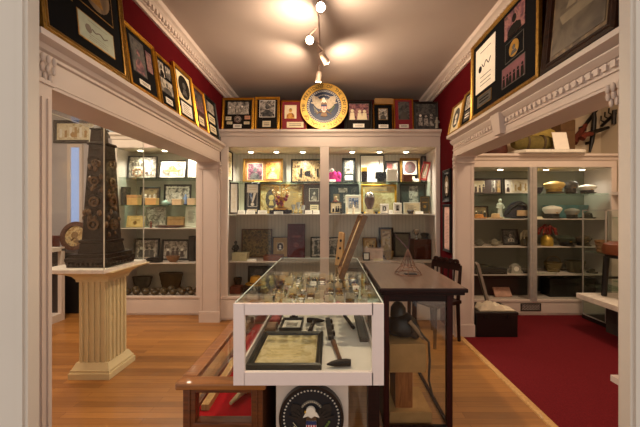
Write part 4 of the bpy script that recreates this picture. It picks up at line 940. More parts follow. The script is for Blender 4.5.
spic('low wide white frame before the dark green panel', 403.5, 420, 202.5, 4.42, zA, fw=.012, fm=PAPER, mm=CREAMMAT, photos=[(.1, .2, .9, .85, 'doc', CREAMMAT, INK)])
peaked_cap('small dark peaked cap before the low white frame', 410.5, 4.31, zA, .1, pm('#3a3026', .7), pm('#2a221c', .6), BLACKLAC, h=.06)
bowl('tiny black pot between two white frames', 402.6, 4.3, zA, .028, .04, BLACKLAC, 'pot', 'pot')
card('white card at the right of the small peaked cap', 415, 423, 4.29, zA, .035)
book('olive brown album leaning at the right end of the main shelf', 425.5, 435, 196, 4.45, zA, pm('#3e3420', .6, var=.25), 10, math.radians(-20), .03, OLDGOLD)
# lower shelf, right bay
spic('small red brown framed print at the lower shelf centre', 362.5, 377, 237.5, 4.6, zL, fw=.012, fm=pm('#5a2418', .5), mm=TANMAT, photos=[(.12, .12, .88, .88, 'group', A_TAN, BROWNMAT)])
boxy('pinkish white box before the red brown print', 365, 382.5, 248, 4.48, zL, pm('#d6b8a6', .7), None, .1)
spic('tiny black framed white note at the lower shelf front', 363, 369.5, 252.5, 4.34, zL, fw=.012, fm=BLACKLAC, mm=PAPER, photos=[(.2, .2, .8, .8, 'plate', PAPER, CREAMMAT)])
spic('tall dark framed tan panel behind the round basket', 379, 393.5, 227.5, 4.62, zL, fw=.03, fm=DARKWOOD, mm=TANMAT, photos=[(.15, .08, .85, .92, 'portrait', A_TAN, STRAW)])
basket('round golden basket before the tall tan panel', 388.6, 4.42, zL, .14, .12, pm('#8a6a2c', .7, var=.3, scale=60, bump=.4), handle=False)
card('cream card beside the round golden basket', 374, 383, 4.3, zL, .03, CREAMMAT)
spic('wide dark framed grey green panel on the lower shelf', 393.8, 410.5, 232.5, 4.64, zL, fw=.024, fm=BLACKLAC, mm=pm('#6a6450', .7), photos=[(.08, .08, .92, .92, 'doc', pm('#746c58', .7), GREYMAT)])
boxy('tall red brown wooden chest under the silver cup', 415, 432, 239, 4.5, zL, wood('#3a160c', '#5e2814', .6, coat=0.), None, .2, name='chest', cat='chest')
cup('small silver two handled cup on the red brown chest', 416.5, 4.47, PZ(239, 4.5) + .001, .14, SILVER)
peaked_cap('black peaked cap on the red brown chest', 424.5, 4.5, PZ(239, 4.5) + .001, .12, BLACKLEATHER, BLACKLAC, BLACKLAC, h=.1)
boxy('dark wide box on the bottom deck behind the table', 384, 428, 278, 4.45, zD, DARKWOOD, None, .25, name='chest', cat='chest')
spic('dark framed picture low behind the glass case on the bottom deck', 336, 366, 268, 4.6, zD, fw=.02, fm=BLACKLAC, mm=A_SEPIA, photos=[(.1, .1, .9, .9, 'group', A_SEPIA, DARKMAT)])
# ------------------------------------------------------------------ frame and board standing on the glass case
pic('brown gilt frame seen from its edge leaning on the glass case top', .3, .43, (.215, 2.16, GZ1 + .0005), -PI / 2 - math.radians(0), 21, fw=.035, fd=.03, fm=wood('#4a2e14', '#7a5224', .35), mm=pm('#cdb48a', .6), photos=[(.06, .06, .94, .94, 'portrait', pm('#d8c49c', .6), TANMAT)]).location = (.085, 2.1, GZ1 + .0005)
t = thing('knotted_board', 'narrow pale wooden board with dark knot holes on the glass case top', 'board', (.075, 2.48, GZ1 + .0005), math.radians(-25), None, 0)
MB().add([(-.035, -.02, 0), (.03, -.02, 0), (.03, .02, 0), (-.035, .02, 0), (.0, -.016, .27), (.045, -.016, .26), (.045, .016, .26), (.0, .016, .27)], [(3, 2, 1, 0), (4, 5, 6, 7), (0, 1, 5, 4), (1, 2, 6, 5), (2, 3, 7, 6), (3, 0, 4, 7)]).build('board', LIGHTWOOD, t, bevel=.006)
m = MB()
for x, z in ((.0, .06), (.015, .14), (.02, .2)): m.disc(x, z, .011, -.012, -.0235, 12, 0, .8)
m.build('knots', pm('#2a1a0e', .6), t)
MB().box(-.03, .03, .0, .07, 0, .012).build('foot', LIGHTWOOD, t)

# ------------------------------------------------------------------ glass case, lower level
FZ = GZ0 + .0125
t = pic('black framed tan document lying flat inside the glass case', .385, .44, (-.235, 1.575, FZ), 0, 86, fw=.034, fd=.026, fm=pm('#2a2a26', .4, .3), mm=A_DOC, photos=[(.04, .04, .96, .96, 'doc', A_DOC, pm('#d9c692', .7))])
t.rotation_euler[0] = -PI / 2; t.location = (-.235, 1.565, FZ)
t = pic('small dark framed card with clip at the back of the glass case floor', .15, .2, (0, 0, 0), 0, 0, fw=.014, fm=pm('#2a2a26', .4, .3), mm=PAPER, photos=[(.2, .3, .8, .7, 'plate', A_PALE, INK)])
t.rotation_euler[0] = -PI / 2; t.location = (-.265, 2.06, FZ)
solo(MB().box(-.03, .03, -.012, .012, 0, .02).box(-.012, .012, -.02, .02, .02, .035), 'bulldog_clip', 'dark metal clip behind the small framed card', 'clip', IRON, (-.27, 2.31, FZ))
def hammer(label, x, y, rz, handle, head, L=.22, spike=True):
    t = thing('hammer', label, 'hammer', (x, y, FZ + .001), rz)
    MB().tube([(0, 0, .018), (0, L * .35, .02), (0, L * .7, .018), (0, L, .016)], [.013, .011, .013, .016], 12).build('handle', handle, t, smooth=True)
    m = MB().tube([(-.075, -.004, .018), (-.05, 0, .018), (-.02, 0, .02), (.025, 0, .02), (.05, -.004, .018)], [.004 if spike else .013, .012, .017, .018, .017], 12); m.build('head', head, t, smooth=True)
    return t
hammer('hammer with brown handle and dark head near the front of the glass case', PX(341, 1.62), 1.6, math.radians(8), wood('#4a2a18', '#6e4428', .4, axis='y'), IRON, .27)
hammer('dark pointed hammer lying beyond the tan document', PX(314, 2.2), 2.22, math.radians(175), pm('#3a2a22', .5), IRON, .2)
t = thing('carved_stick', 'dark notched stick lying between the two hammers', 'stick', (PX(331, 1.96), 1.92, FZ + .001), math.radians(4))
m = MB().box(-.017, .017, 0, .34, 0, .028)
for k in range(3): m.box(.017, .032, .06 + .11 * k, .1 + .11 * k, 0, .026)
m.build('stick', pm('#2c211c', .45, var=.3), t, bevel=.005)
solo(MB().tube([(0, 0, .014), (-.05, .25, .014)], [.013, .012], 10), 'dark_rod', 'short dark rod lying right of the notched stick', 'rod', IRON, (PX(354, 2.05), 2.1, FZ), 0, None, True)
solo(MB().box(-.025, .025, 0, .62, 0, .02).box(-.025, -.015, 0, .62, .02, .03), 'knife_sheath', 'long grey sheath along the right side of the glass case floor', 'sheath', pm('#5a524a', .5), (.208, 1.9, FZ))
for i, (x, y, c) in enumerate(((-.395, 2.1, '#7a5a40'), (-.395, 2.25, '#9a3a34'), (-.395, 2.4, '#5a6a5a'), (-.395, 2.55, '#a88a5a'))):
    solo(MB().box(-.035, .035, -.06, .06, 0, .03).box(-.03, .03, -.055, .055, .03, .034), 'small_box', ['brown small box nearest the tan document on the case floor', 'red small box on the left of the case floor', 'green grey small box on the left of the case floor', 'tan small box farthest back on the left of the case floor'][i], 'box', pm(c, .6, var=.3), (x, y, FZ), 0, None, False, .003)
# ------------------------------------------------------------------ glass case, upper shelf of trinkets
tr = random.Random(11)
kinds = []
def ring_box(grp):
    t = thing('ring_box', 'small open presentation box with a coin in the glass case', 'box', (0, 0, 0), 0, grp)
    MB().box(-.028, .028, -.025, .025, 0, .02).build('body', pm('#7a5838', .6), t, bevel=.002)
    MB().box(-.028, .028, .022, .028, .02, .06).build('lid', pm('#d8c4a0', .6), t)
    MB().lathe([(.017, .02), (.017, .025), (.012, .027)], 16).build('coin', BRASS, t); return t
def medal_stand(grp):
    t = thing('brooch', 'small brass brooch lying on the upper shelf in the glass case', 'brooch', (0, 0, 0), 0, grp)
    m = MB().lathe([(.02, 0), (.022, .004), (.012, .008), (.014, .012), (.001, .014)], 14)
    for k in range(6): a = PI * k / 3; m.ball((.022 * math.cos(a), .022 * math.sin(a), .006), .006, 6)
    m.build('setting', BRASS, t, smooth=True); MB().ball((0, 0, .016), .007, 8).build('stone', pm('#7a1626', .1), t, smooth=True); return t
def dish(grp):
    t = thing('trinket_dish', 'small silver dish on the upper shelf in the glass case', 'dish', (0, 0, 0), 0, grp)
    MB().lathe([(.015, 0), (.02, .006), (.031, .021), (.029, .022), (.018, .009), (.001, .008)], 18).build('dish', SILVER, t, smooth=True); return t
def watch(grp):
    t = thing('pocket_watch', 'small pocket watch on the upper shelf in the glass case', 'watch', (0, 0, 0), 0, grp)
    MB().lathe([(.024, 0), (.026, .004), (.024, .01), (.021, .011)], 20).tube([(0, .024, .006), (0, .034, .006)], .004, 6).build('case', SILVER, t, smooth=True)
    MB().lathe([(.02, .0105), (.02, .012)], 18).build('dial', PAPER, t); return t
def figurelet(grp):
    t = figurine('tiny ivory figure on the upper shelf in the glass case', 330, 1, 0, .075, pm('#d8c8a4', .4), None, pm('#c0a878', .5), grp); return t
def inkpot(grp):
    t = thing('glass_inkwell', 'tiny dark inkwell on the upper shelf in the glass case', 'inkwell', (0, 0, 0), 0, grp)
    MB().box(-.022, .022, -.022, .022, 0, .03).build('pot', pm('#2c3030', .1, .2), t, bevel=.005); MB().lathe([(.012, .03), (.013, .04), (.001, .046)], 12).build('cap', SILVER, t, smooth=True); return t
def tag_card(grp):
    o = card('little white price card on the upper shelf in the glass case', 330, 345, 1, 0, .03, PAPER, grp, 'price_card'); return o
mk = [(ring_box, 'coin boxes in the glass case'), (medal_stand, 'brooches in the glass case'), (dish, 'silver dishes in the glass case'), (watch, 'pocket watches in the glass case'), (figurelet, 'ivory figures in the glass case'), (inkpot, 'inkwells in the glass case'), (tag_card, 'price cards in the glass case')]
src = [f(g) for f, g in mk]; used = [False] * len(mk)
slots = [(gx0 + .05 + .067 * i, 1.91 + .072 * j) for j in range(13) for i in range(10)]
for (x, y) in slots:
    if tr.random() < .05: continue
    k = tr.choice([0, 0, 0, 1, 1, 1, 1, 2, 2, 3, 3, 3, 4, 5, 5, 6])
    p = (x + tr.uniform(-.003, .003), y + tr.uniform(-.004, .004), TZ + .0005); rz = tr.uniform(-.2, .2)
    if not used[k]: src[k].location = p; src[k].rotation_euler[2] = rz; used[k] = True
    else: dup(src[k], p, rz)
for k, u in enumerate(used):
    if not u: src[k].location = (0, 2.85, TZ)

# ------------------------------------------------------------------ left room: cabinet contents
z1_, z2_, z3_, z4_, z5_ = 1.93, 1.535, 1.21, .72, .252
spic('large pale leaning picture of several photos high in the left room cabinet', 120, 148, 156, 4.62, z1_, rz=math.radians(4), fw=.016, fm=BLACKLAC, mm=A_PALE, photos=[(.1, .55, .5, .92, 'group', A_PALE, GREYMAT), (.45, .1, .92, .5, 'arch', A_PALE, BROWNMAT, None), (.08, .08, .36, .4, 'plate', GREYMAT, PAPER)])
spic('black framed pale picture with a brown ship high in the left room cabinet', 159, 186, 160, 4.6, z1_, lean=10, fw=.016, fm=BLACKLAC, mm=PAPER, photos=[(.08, .1, .92, .92, 'ship', A_PALE, pm('#a8703a', .6, var=.3))])
spic('dark framed pale sheet at the right end of the top glass shelf in left room', 187, 199, 157, 4.62, z1_, fw=.014, fm=BLACKLAC, mm=PAPER, photos=[(.1, .1, .9, .9, 'doc', PAPER, CREAMMAT)])
t = thing('wreath_ornament', 'pale round wreath ornament with red dots before the large pale picture', 'ornament', at(138, 4.46, z1_))
m = MB()
for k in range(14): a = 2 * PI * k / 14; m.ball((.065 * math.cos(a), 0, .075 + .055 * math.sin(a)), .02, 8)
m.build('wreath', pm('#d8c4a8', .5, var=.2), t, smooth=True)
m = MB()
for k in range(7): a = 2 * PI * k / 7; m.ball((.065 * math.cos(a), -.02, .075 + .055 * math.sin(a)), .01, 7)
m.build('beads', pm('#a8442c', .5), t, smooth=True)
spic('dark framed brown picture on the second shelf of the left room cabinet', 140, 160, 187, 4.6, z2_, fw=.022, fm=BLACKLAC, mm=A_SEPIA, photos=[(.1, .1, .9, .9, 'group', A_SEPIA, A_PALE)])
spic('black framed wide grey picture on the second shelf of the left room cabinet', 164, 191, 184.5, 4.62, z2_, fw=.022, fm=BLACKLAC, mm=A_GREY, photos=[(.08, .12, .92, .9, 'group', A_GREY, A_PALE, PAPER)])
boxy('black narrow box at the left end of the second shelf in left room', 115.5, 121, 187, 4.5, z2_, BLACKLAC, None, .09)
TB = pm('#d8a868', .6, var=.1)
boxy('tan box nearest the black narrow box on second shelf in left room', 129, 139.5, 195, 4.48, z2_, TB, pm('#c08a58', .6), .1)
boxy('low tan box in front of the brown picture in left room', 147, 157.5, 198, 4.46, z2_, TB, None, .09)
boxy('low tan box in front of the wide grey picture in left room', 173.5, 182.4, 199, 4.46, z2_, pm('#e2c49c', .6), None, .09)
boxy('low tan box at the right end of the second shelf in left room', 188.6, 196, 198.5, 4.46, z2_, pm('#e2c49c', .6), None, .09)
teapot('pale teal teapot on the second shelf of the left room cabinet', 165.5, 4.45, z2_, .14, pm('#a8c4bc', .3, var=.15))
figurine('bluish glass figure between the tan boxes in left room', 185.6, 4.48, z2_, .16, pm('#7a94c8', .2), None, None)
book('cream gilt book standing open on the third shelf of left room cabinet', 127.5, 144.5, 216, 4.5, z3_, pm('#d8b876', .5, var=.2), 10, 0, .035, OLDGOLD)
spic('tall white sheet in a thin pale frame on the third shelf in left room', 146, 166, 207, 4.62, z3_, fw=.008, fm=pm('#b8b4a8', .5), mm=A_PALE, photos=[(.1, .1, .9, .9, 'doc', A_PALE, GREYMAT)])
figurine('tiny brown figure before the tall white sheet in left room', 151, 4.44, z3_, .1, RUST)
t = thing('oval_tray', 'dark red oval tray on the third shelf of the left room cabinet', 'tray', at(169.5, 4.48, z3_))
MB().lathe([(.15, 0), (.2, .012), (.215, .03), (.205, .032), (.15, .012), (.001, .01)], 32, (0, 0, 0), 0, 1, .45).build('tray', pm('#4a1c16', .3), t, smooth=True)
boxy('tan wooden box behind the dark red oval tray', 168.5, 184.5, 216.5, 4.64, z3_, pm('#b88a58', .6, var=.15), None, .08)
spic('white document at the right end of the third shelf in left room', 185.5, 198, 206, 4.66, z3_, fw=.008, fm=PAPER, mm=PAPER, photos=[(.1, .1, .9, .9, 'doc', PAPER, INK)])
spic('black framed grey group photo left of its neighbour on the fourth shelf in left room', 134, 159, 238.5, 4.6, z4_, fw=.024, fm=BLACKLAC, mm=A_GREY, photos=[(.1, .1, .9, .9, 'group', A_PALE, GREYMAT)])
spic('black framed grey group photo behind the brown shell on the fourth shelf in left room', 162, 189, 239.5, 4.6, z4_, fw=.026, fm=BLACKLAC, mm=A_GREY, photos=[(.1, .1, .9, .9, 'group', A_PALE, BROWNMAT)])
boxy('black upright box at the right end of the fourth shelf in left room', 190.5, 196, 236, 4.55, z4_, BLACKLAC, None, .12)
bowl('brown shell dish before the right group photo in left room', 173, 4.42, z4_, .2, .09, pm('#7a5230', .5, var=.35, scale=30), 'shell_dish', 'dish', sy=.5)
boxy('flat dark case before the left group photo in left room', 149, 161, 257.5, 4.42, z4_, IRON, None, .1)
card('cream card at the front of the fourth shelf in left room', 136, 146, 4.4, z4_, .025, CREAMMAT)
# heap on the bottom deck
hr = random.Random(5)
for i in range(16):
    r0 = hr.uniform(.048, .056)
    m = MB().ball((0, 0, 0), r0, 9, 0, 1.0, 1.0, hr.uniform(.7, 1))
    m.v = [(x * (1 + hr.uniform(-.1, .1)), y * (1 + hr.uniform(-.1, .1)), z) for x, y, z in m.v]
    zmin = min(v[2] for v in m.v); m.v = [(x, y, z - zmin) for x, y, z in m.v]
    solo(m, 'rough_stone', 'rough brown stone in the row on the bottom deck of the left room cabinet', 'stone', A_ROCK, (-2.88 + .13 * (i // 2) + .03 * (i % 2), 4.41 + .135 * (i % 2), z5_ + .0005), hr.uniform(0, 3), 'rough stones on the bottom deck', True)
basket('dark woven basket heaped behind the stones in left room cabinet', 171, 4.715, z5_, .36, .26, pm('#4a3c26', .8, var=.4, scale=50, bump=.5), None, False, .45)
bowl('grey green dome bowl behind the stones in left room cabinet', 141, 4.72, z5_, .3, .2, pm('#3e4238', .6, var=.3), 'bowl', 'bowl', None, .5)
# on top of the cabinet and beyond
t = thing('shelf_board', 'thin black board on top of the left room cabinet', 'board', at(122, 4.5, 2.53)); MB().box(-.36, .2, -.1, .1, 0, .02).build('board', BLACKLAC, t)
bowl('pale blue bowl on the black board above the left room cabinet', 113, 4.46, 2.551, .24, .13, pm('#c2cede', .3), 'bowl')
t = thing('black_chest', 'black low chest on the floor behind the fluted pedestal', 'chest', (-3.75, 4.62, .001))
MB().box(-.42, .42, -.24, .24, 0, .82).build('body', pm('#1c1614', .5, var=.2), t, bevel=.006)
MB().box(-.44, .44, -.26, .24, .82, .86).build('lid', pm('#241c18', .5), t, bevel=.006)
t = thing('round_plaque', 'round brown rimmed cream plaque leaning on the black chest', 'plaque', (PX(74.5, 4.62), 4.62, .8605), 0, None, -math.radians(10))
MB().ring(0, .215, .155, .215, -.01, -.045, 40).build('rim', pm('#5a3420', .4, var=.2), t); MB().disc(0, .215, .16, 0, -.022, 40).build('face', A_TAN, t)
MB().disc(-.01, .23, .05, -.022, -.03, 20).tube([(-.05, -.026, .15), (0, -.026, .2), (.07, -.026, .13)], .014, 8).build('relief', pm('#8a6a42', .5), t)
boxy('brown leather box on the black chest beside the round plaque', 42, 54, 236, 4.55, .861, RUST, None, .2)
t = thing('white_glazed_stand', 'white framed glazed stand by the left pilaster', 'display stand', (-3.80, 3.95, .001))
m = MB()
for x in (-.25, .2):
    for y in (-.2, .15): m.box(x, x + .05, y, y + .05, .1, .95)
m.box(-.25, .25, -.2, .2, 0, .1).box(-.25, .25, -.2, .2, .92, .97).box(-.25, .25, -.2, -.16, .72, .78)
m.build('frame', CASEWHITE, t); MB().box(-.21, .21, -.18, -.175, .1, .72).build('glass_pane', GLASS, t); MB().box(-.2, .2, .16, .17, .1, .92).build('back_panel', pm('#3a3230', .6), t)
pic('dark framed wide cream picture high on the wall behind the vitrine', .68, .36, (PX(75, 4.88), 4.895, 2.52), 0, 1, fw=.05, fm=DARKWOOD, mm=CREAMMAT, photos=[(.03, .05, .97, .95, 'arch', art(['#c9b68a', '#e8dcc0', '#b09a6a'], 10), TANMAT)])
wm = emit('#8fa6d8', .45)
m = MB().box(-.09, .05, -.02, 0, 0, 1.5, 0).box(-.14, -.09, -.04, 0, -.05, 1.55, 1).box(.05, .09, -.04, 0, -.05, 1.55, 1).box(-.09, .05, -.04, 0, 1.5, 1.55, 1).box(-.09, .05, -.04, 0, -.05, 0, 1)
struct(m, 'window_1', [wm, WHITE], loc=(PX(77, 4.88), 4.899, .95))

# ------------------------------------------------------------------ right room: cabinet contents
r1, r2, r3, r4, r5 = 1.70, 1.34, .945, .55, .202
spic('wide black framed row of pale figure photos on the top shelf of the hat cabinet', 472, 501.5, 178.5, 4.66, r1, lean=3, fw=.014, fm=BLACKLAC, mm=BROWNMAT, photos=[(.03, .08, .42, .9, 'group', CREAMMAT, BROWNMAT), (.66, .08, .8, .9, 'portrait', A_PALE, GREYMAT), (.84, .08, .98, .9, 'portrait', A_SEPIA, TANMAT)])
spic('black framed pale landscape beside the steel mullion on the top shelf', 503.5, 530.5, 178.5, 4.64, r1, lean=3, fw=.014, fm=BLACKLAC, mm=PAPER, photos=[(.04, .1, .22, .9, 'portrait', PAPER, BROWNMAT), (.27, .08, .97, .92, 'arch', art(['#d9cba8', '#efe6d0', '#b8a27a'], 10), STRAW)])
peaked_cap('gold topped peaked cap on the top shelf right of the mullion', 554, 4.5, r1, .26, pm('#d8b86a', .6, var=.15), pm('#8a6a1c', .5, var=.3), BLACKLAC, h=.19)
peaked_cap('dark grey peaked cap in the middle of the top shelf', 570.5, 4.52, r1, .18, pm('#4a4a48', .6), pm('#2c2a2a', .6), BLACKLAC, h=.2)
peaked_cap('white sailor cap at the right end of the top shelf', 587, 4.5, r1, .21, PAPER, NAVY, BLACKLAC, h=.14)
bowl('small dark cap beside the mullion on the top shelf', 538.5, 4.5, r1, .12, .09, NAVY, 'cap', 'cap')
t = thing('steel_basin', 'teal glazed long dish at the back of the second shelf right of mullion', 'dish', at(572, 4.745, r2))
MB().lathe([(.2, 0), (.3, .1), (.32, .2), (.3, .2), (.2, .03), (.001, .02)], 28, (0, 0, 0), 0, 1.1, .28).build('dish', pm('#5f8f94', .3, var=.2), t, smooth=True)
brim_hat('tan pith hat at the left end of the second shelf', 479, 4.5, r2, .22, pm('#c88a52', .8, var=.2), pm('#e8dcc6', .7), tall=.3)
brim_hat('broad tan hat in the middle of the second shelf', 495.5, 4.5, r2, .21, pm('#d8b48a', .8, var=.12), pm('#6a4228', .7), tall=.36)
t = thing('black_cocked_hat', 'black cocked hat with tan lining beside the steel mullion', 'hat', at(518, 4.48, r2))
m = MB(); n = 14; vs = []; fs = []
for k in range(n + 1):
    u = -1 + 2 * k / n; hh = .2 * (1 - abs(u) ** 2.2) + .05; th = .05 * (1 - u * u) + .008
    for y, z in ((-th, .0), (-th * .6, hh), (th * .6, hh), (th, .0)): vs.append((u * .2, y, z + .03 * u * u))
for k in range(n):
    for i in range(4): fs.append((4 * k + i, 4 * k + (i + 1) % 4, 4 * k + 4 + (i + 1) % 4, 4 * k + 4 + i))
fs += [(0, 1, 2, 3), tuple(4 * n + i for i in range(4))]
m.add(vs, fs).build('crown', NAVY, t, smooth=True)
MB().tube([(-.19, -.04, .06), (-.1, -.062, .17), (0, -.065, .215), (.1, -.062, .17), (.19, -.04, .06)], .012, 8).build('trim', BLACKLAC, t, smooth=True)
MB().box(-.06, .1, -.09, -.062, .04, .12).build('lining', pm('#c8a880', .7), t, bevel=.008)
figurine('white gloves and shirt figure at the back of the second shelf', 500, 4.66, r2, .3, pm('#e6e2d8', .7), None, PAPER)
spic('dark framed print behind the tan pith hat', 472, 488, 206, 4.68, r2, fw=.014, fm=BLACKLAC, mm=A_SEPIA, photos=[(.1, .1, .9, .9, 'group', A_SEPIA, A_DARK)])
peaked_cap('white topped black peaked cap on the second shelf right of mullion', 552, 4.52, r2, .24, PAPER, BLACKLAC, BLACKLAC, h=.2)
peaked_cap('grey topped dark peaked cap in the middle of the second shelf', 572, 4.5, r2, .18, pm('#8a8c84', .7), pm('#26241f', .6), BLACKLAC, h=.16)
card('cream card at the front of the second shelf beside the mullion', 536.5, 542, 4.42, r2, .03, CREAMMAT)
for i, (px, c, lab) in enumerate(((479, '#6a6a60', 'grey teapot at the left end of the third shelf'), (494.5, '#8a8474', 'pale grey teapot beside the leaning dark frame'))): teapot(lab, px, 4.5, r3, .2, pm(c, .3, .3))
spic('dark leaning frame on the third shelf of the hat cabinet', 503, 519, 229, 4.6, r3, lean=12, fw=.02, fm=BLACKLAC, mm=A_DARK, photos=[(.15, .15, .85, .85, 'portrait', A_DARK, A_GREY)])
t = thing('plumed_helmet', 'cream plumed helmet beside the steel mullion on the third shelf', 'helmet', at(525.5, 4.5, r3))
MB().lathe([(.07, 0), (.075, .04), (.07, .1), (.03, .13), (.001, .135)], 18).build('shell', pm('#5a5240', .4, .3), t, smooth=True)
m = MB()
for k in range(8): a = .8 * k; m.tube([(0, 0, .13), (.03 * math.cos(a), .03 * math.sin(a), .22), (.06 * math.cos(a), .05 * math.sin(a), .17), (.07 * math.cos(a), .06 * math.sin(a), .08)], [.008, .015, .013, .004], 6)
m.build('plume', pm('#cfc4a4', .9, var=.15), t, smooth=True)
t = thing('plumed_helmet', 'gold helmet with red plume right of the steel mullion', 'helmet', at(547, 4.5, r3))
MB().lathe([(.075, 0), (.08, .05), (.075, .11), (.03, .16), (.001, .165)], 18).build('shell', pm('#b8963c', .4, .5, var=.3), t, smooth=True)
m = MB()
for k in range(10): a = .66 * k; m.tube([(0, 0, .16), (.05 * math.cos(a), .04 * math.sin(a), .26 + .02 * (k % 3)), (.11 * math.cos(a), .07 * math.sin(a), .25), (.14 * math.cos(a), .08 * math.sin(a), .16)], [.012, .02, .018, .006], 6)
m.build('plume', pm('#7a1c18', .9, var=.3), t, smooth=True)
for i, (px, D, w, lab) in enumerate(((566, 4.5, .22, 'dark green cap right of the gold helmet'), (583, 4.52, .2, 'dark brown cap at the right end of the third shelf'))): peaked_cap(lab, px, D, r3, w, pm(['#3a4234', '#3a2c22'][i], .7), BLACKLAC, BLACKLAC, h=.16)
boxy('dark long box at the left end of the fourth shelf', 474, 505, 268, 4.45, r4, pm('#22221c', .6), None, .11)
t = thing('mantel_clock', 'small pale mantel clock on the fourth shelf of the hat cabinet', 'clock', at(515, 4.5, r4))
m = MB().box(-.08, .08, -.04, .04, 0, .02).box(-.065, .065, -.035, .035, .02, .1); m.lathe([(.065, .1), (.05, .13), (.001, .14)], 4, (0, 0, 0), 0, 1, .6); m.build('case', pm('#9a978a', .5), t)
MB().disc(0, .065, .035, -.035, -.04, 18).build('dial', PAPER, t)
basket('straw basket on the fourth shelf right of the mullion', 553, 4.6, r4, .24, .14, pm('#6a5a34', .8, var=.3, scale=50, bump=.4))
basket('large dark basket in the middle of the fourth shelf', 575, 4.56, r4, .28, .17, pm('#4a4430', .8, var=.3, scale=50, bump=.4), None, False)
boxy('white flat paper pad at the front of the fourth shelf', 536, 556, 272.5, 4.41, r4, pm('#b8b4a4', .8), None, .05)
t = book('pale pink booklet lying open on the bottom deck of the hat cabinet', 495, 512, 287, 4.5, r5, pm('#c99a86', .6, var=.15), 35, 0, .015)
boxy('black trunk on the bottom deck right of the mullion', 545, 590, 277, 4.6, r5, pm('#1a1814', .5), None, .2, name='trunk', cat='trunk')
boxy('dark brown trunk on the bottom deck left of the mullion', 470, 530, 272.5, 4.66, r5, pm('#2a221a', .6), None, .14, name='trunk', cat='trunk')
t = thing('floor_register', 'black ornamental vent grille in the white base of the hat cabinet', 'vent', (PX(531, 4.29), 4.298, PZ(311, 4.29)))
m = MB(); rectring(m, .28, .105, [(0, 0), (0, -.008), (.012, -.008), (.012, 0)]); m.build('frame', BLACKLAC, t)
m = MB()
for j in range(2):
    for i in range(6): m.ring(-.105 + .042 * i, .035 + .035 * j, .012, .017, -.001, -.006, 12)
m.build('scrollwork', BLACKLAC, t)

# more headgear filling the hat cabinet
for kind, px, D, zb, w, c, lab in ((0, 483, 4.66, .55, .2, '#4a4a3c', 'grey green cap at the back of the fourth shelf beside the column'), (1, 588, 4.5, 1.34, .2, '#2a2a28', 'black brimmed hat at the right end of the second shelf'),
    (0, 526, 4.5, .55, .11, '#5e5a4c', 'grey cap beside the mantel clock'), (1, 592, 4.5, .55, .15, '#3e362a', 'brown brimmed hat at the right end of the fourth shelf')):
    (peaked_cap(lab, px, D, zb, w, pm(c, .7), BLACKLAC, BLACKLAC, h=w * .55) if kind == 0 else brim_hat(lab, px, D, zb, w, pm(c, .8, var=.2), BLACKLAC, tall=.42))
# ------------------------------------------------------------------ on top of the hat cabinet
ht = 2.24
t = thing('white_board', 'white round ended board lying on top of the hat cabinet', 'board', at(548, 4.3, ht), 0)
pts = [(-.48, .2), (-.48, -.02)] + [(-.38 + .0, -.12)] + [(.38 + .1 * math.sin(PI / 2 * k / 5) , -.12 + .1 * (1 - math.cos(PI / 2 * k / 5))) for k in range(6)] + [(.48, .2)]
MB().polyxy(pts, 0, .045).build('board', pm('#e4e0d4', .4), t, bevel=.01)
hz = ht + .0455
t = thing('bedroll', 'olive canvas bedroll on the white board above the hat cabinet', 'bedroll', at(538 - 3, 4.43, hz), math.radians(0))
def roll(m, x0, x1, y, z, r):
    n = 8; pts = [(x0 + (x1 - x0) * k / n, y, z + .01 * math.sin(k)) for k in range(n + 1)]
    m.tube(pts, [r * q for q in (.55, .9, 1, 1.05, 1, 1.03, 1, .92, .6)], 16)
m = MB(); roll(m, -.33, .22, -.02, .115, .11); m.move(Matrix.Translation((0, 0, .01))).build('lower_roll', KHAKI, t, smooth=True)
m = MB(); roll(m, -.2, .3, .06, .27, .09); m.build('upper_roll', pm('#a08c4c', .85, var=.15, scale=25, bump=.2), t, smooth=True)
m = MB()
for x in (-.16, .06): m.ring(0, 0, .108, .118, x - .014, x + .014, 24)
m.move(Matrix.Rotation(-PI / 2, 4, 'Z')).move(Matrix.Translation((0, -.02, .126)))
for h in (0, 1):
    q = MB(); n2 = len(m.v) // 2; f2 = len(m.f) // 2; q.v = m.v[h * n2:(h + 1) * n2]; q.f = [tuple(i - h * n2 for i in f) for f in m.f[h * f2:(h + 1) * f2]]; q.m = [0] * f2; q.build('strap', pm('#4a3a22', .7), t)
t = thing('leather_saddlebag', 'dark red brown leather bag at the left of the olive bedroll', 'bag', at(494, 4.40, ht))
m = MB().lathe([(.14, 0), (.17, .05), (.16, .14), (.1, .2), (.03, .22)], 18, (0, 0, 0), 0, 1.1, .7); m.build('body', pm('#4a1c10', .5, var=.3), t, smooth=True)
MB().tube([(-.14, -.06, .12), (-.05, -.1, .2), (.08, -.08, .24), (.15, -.02, .14)], .014, 8).build('strap', BLACKLEATHER, t, smooth=True)
pic('blank white card leaning on the olive bedroll', .2, .25, (PX(562.5, 4.19), 4.2, hz + .002), 0, 14, fw=.004, fd=.006, fm=PAPER, mm=PAPER, name='card', cat='card')
boxy('brown cardboard box behind the olive bedroll', 556, 570, 121.5, 4.74, ht, pm('#6a4e30', .7), None, .2)
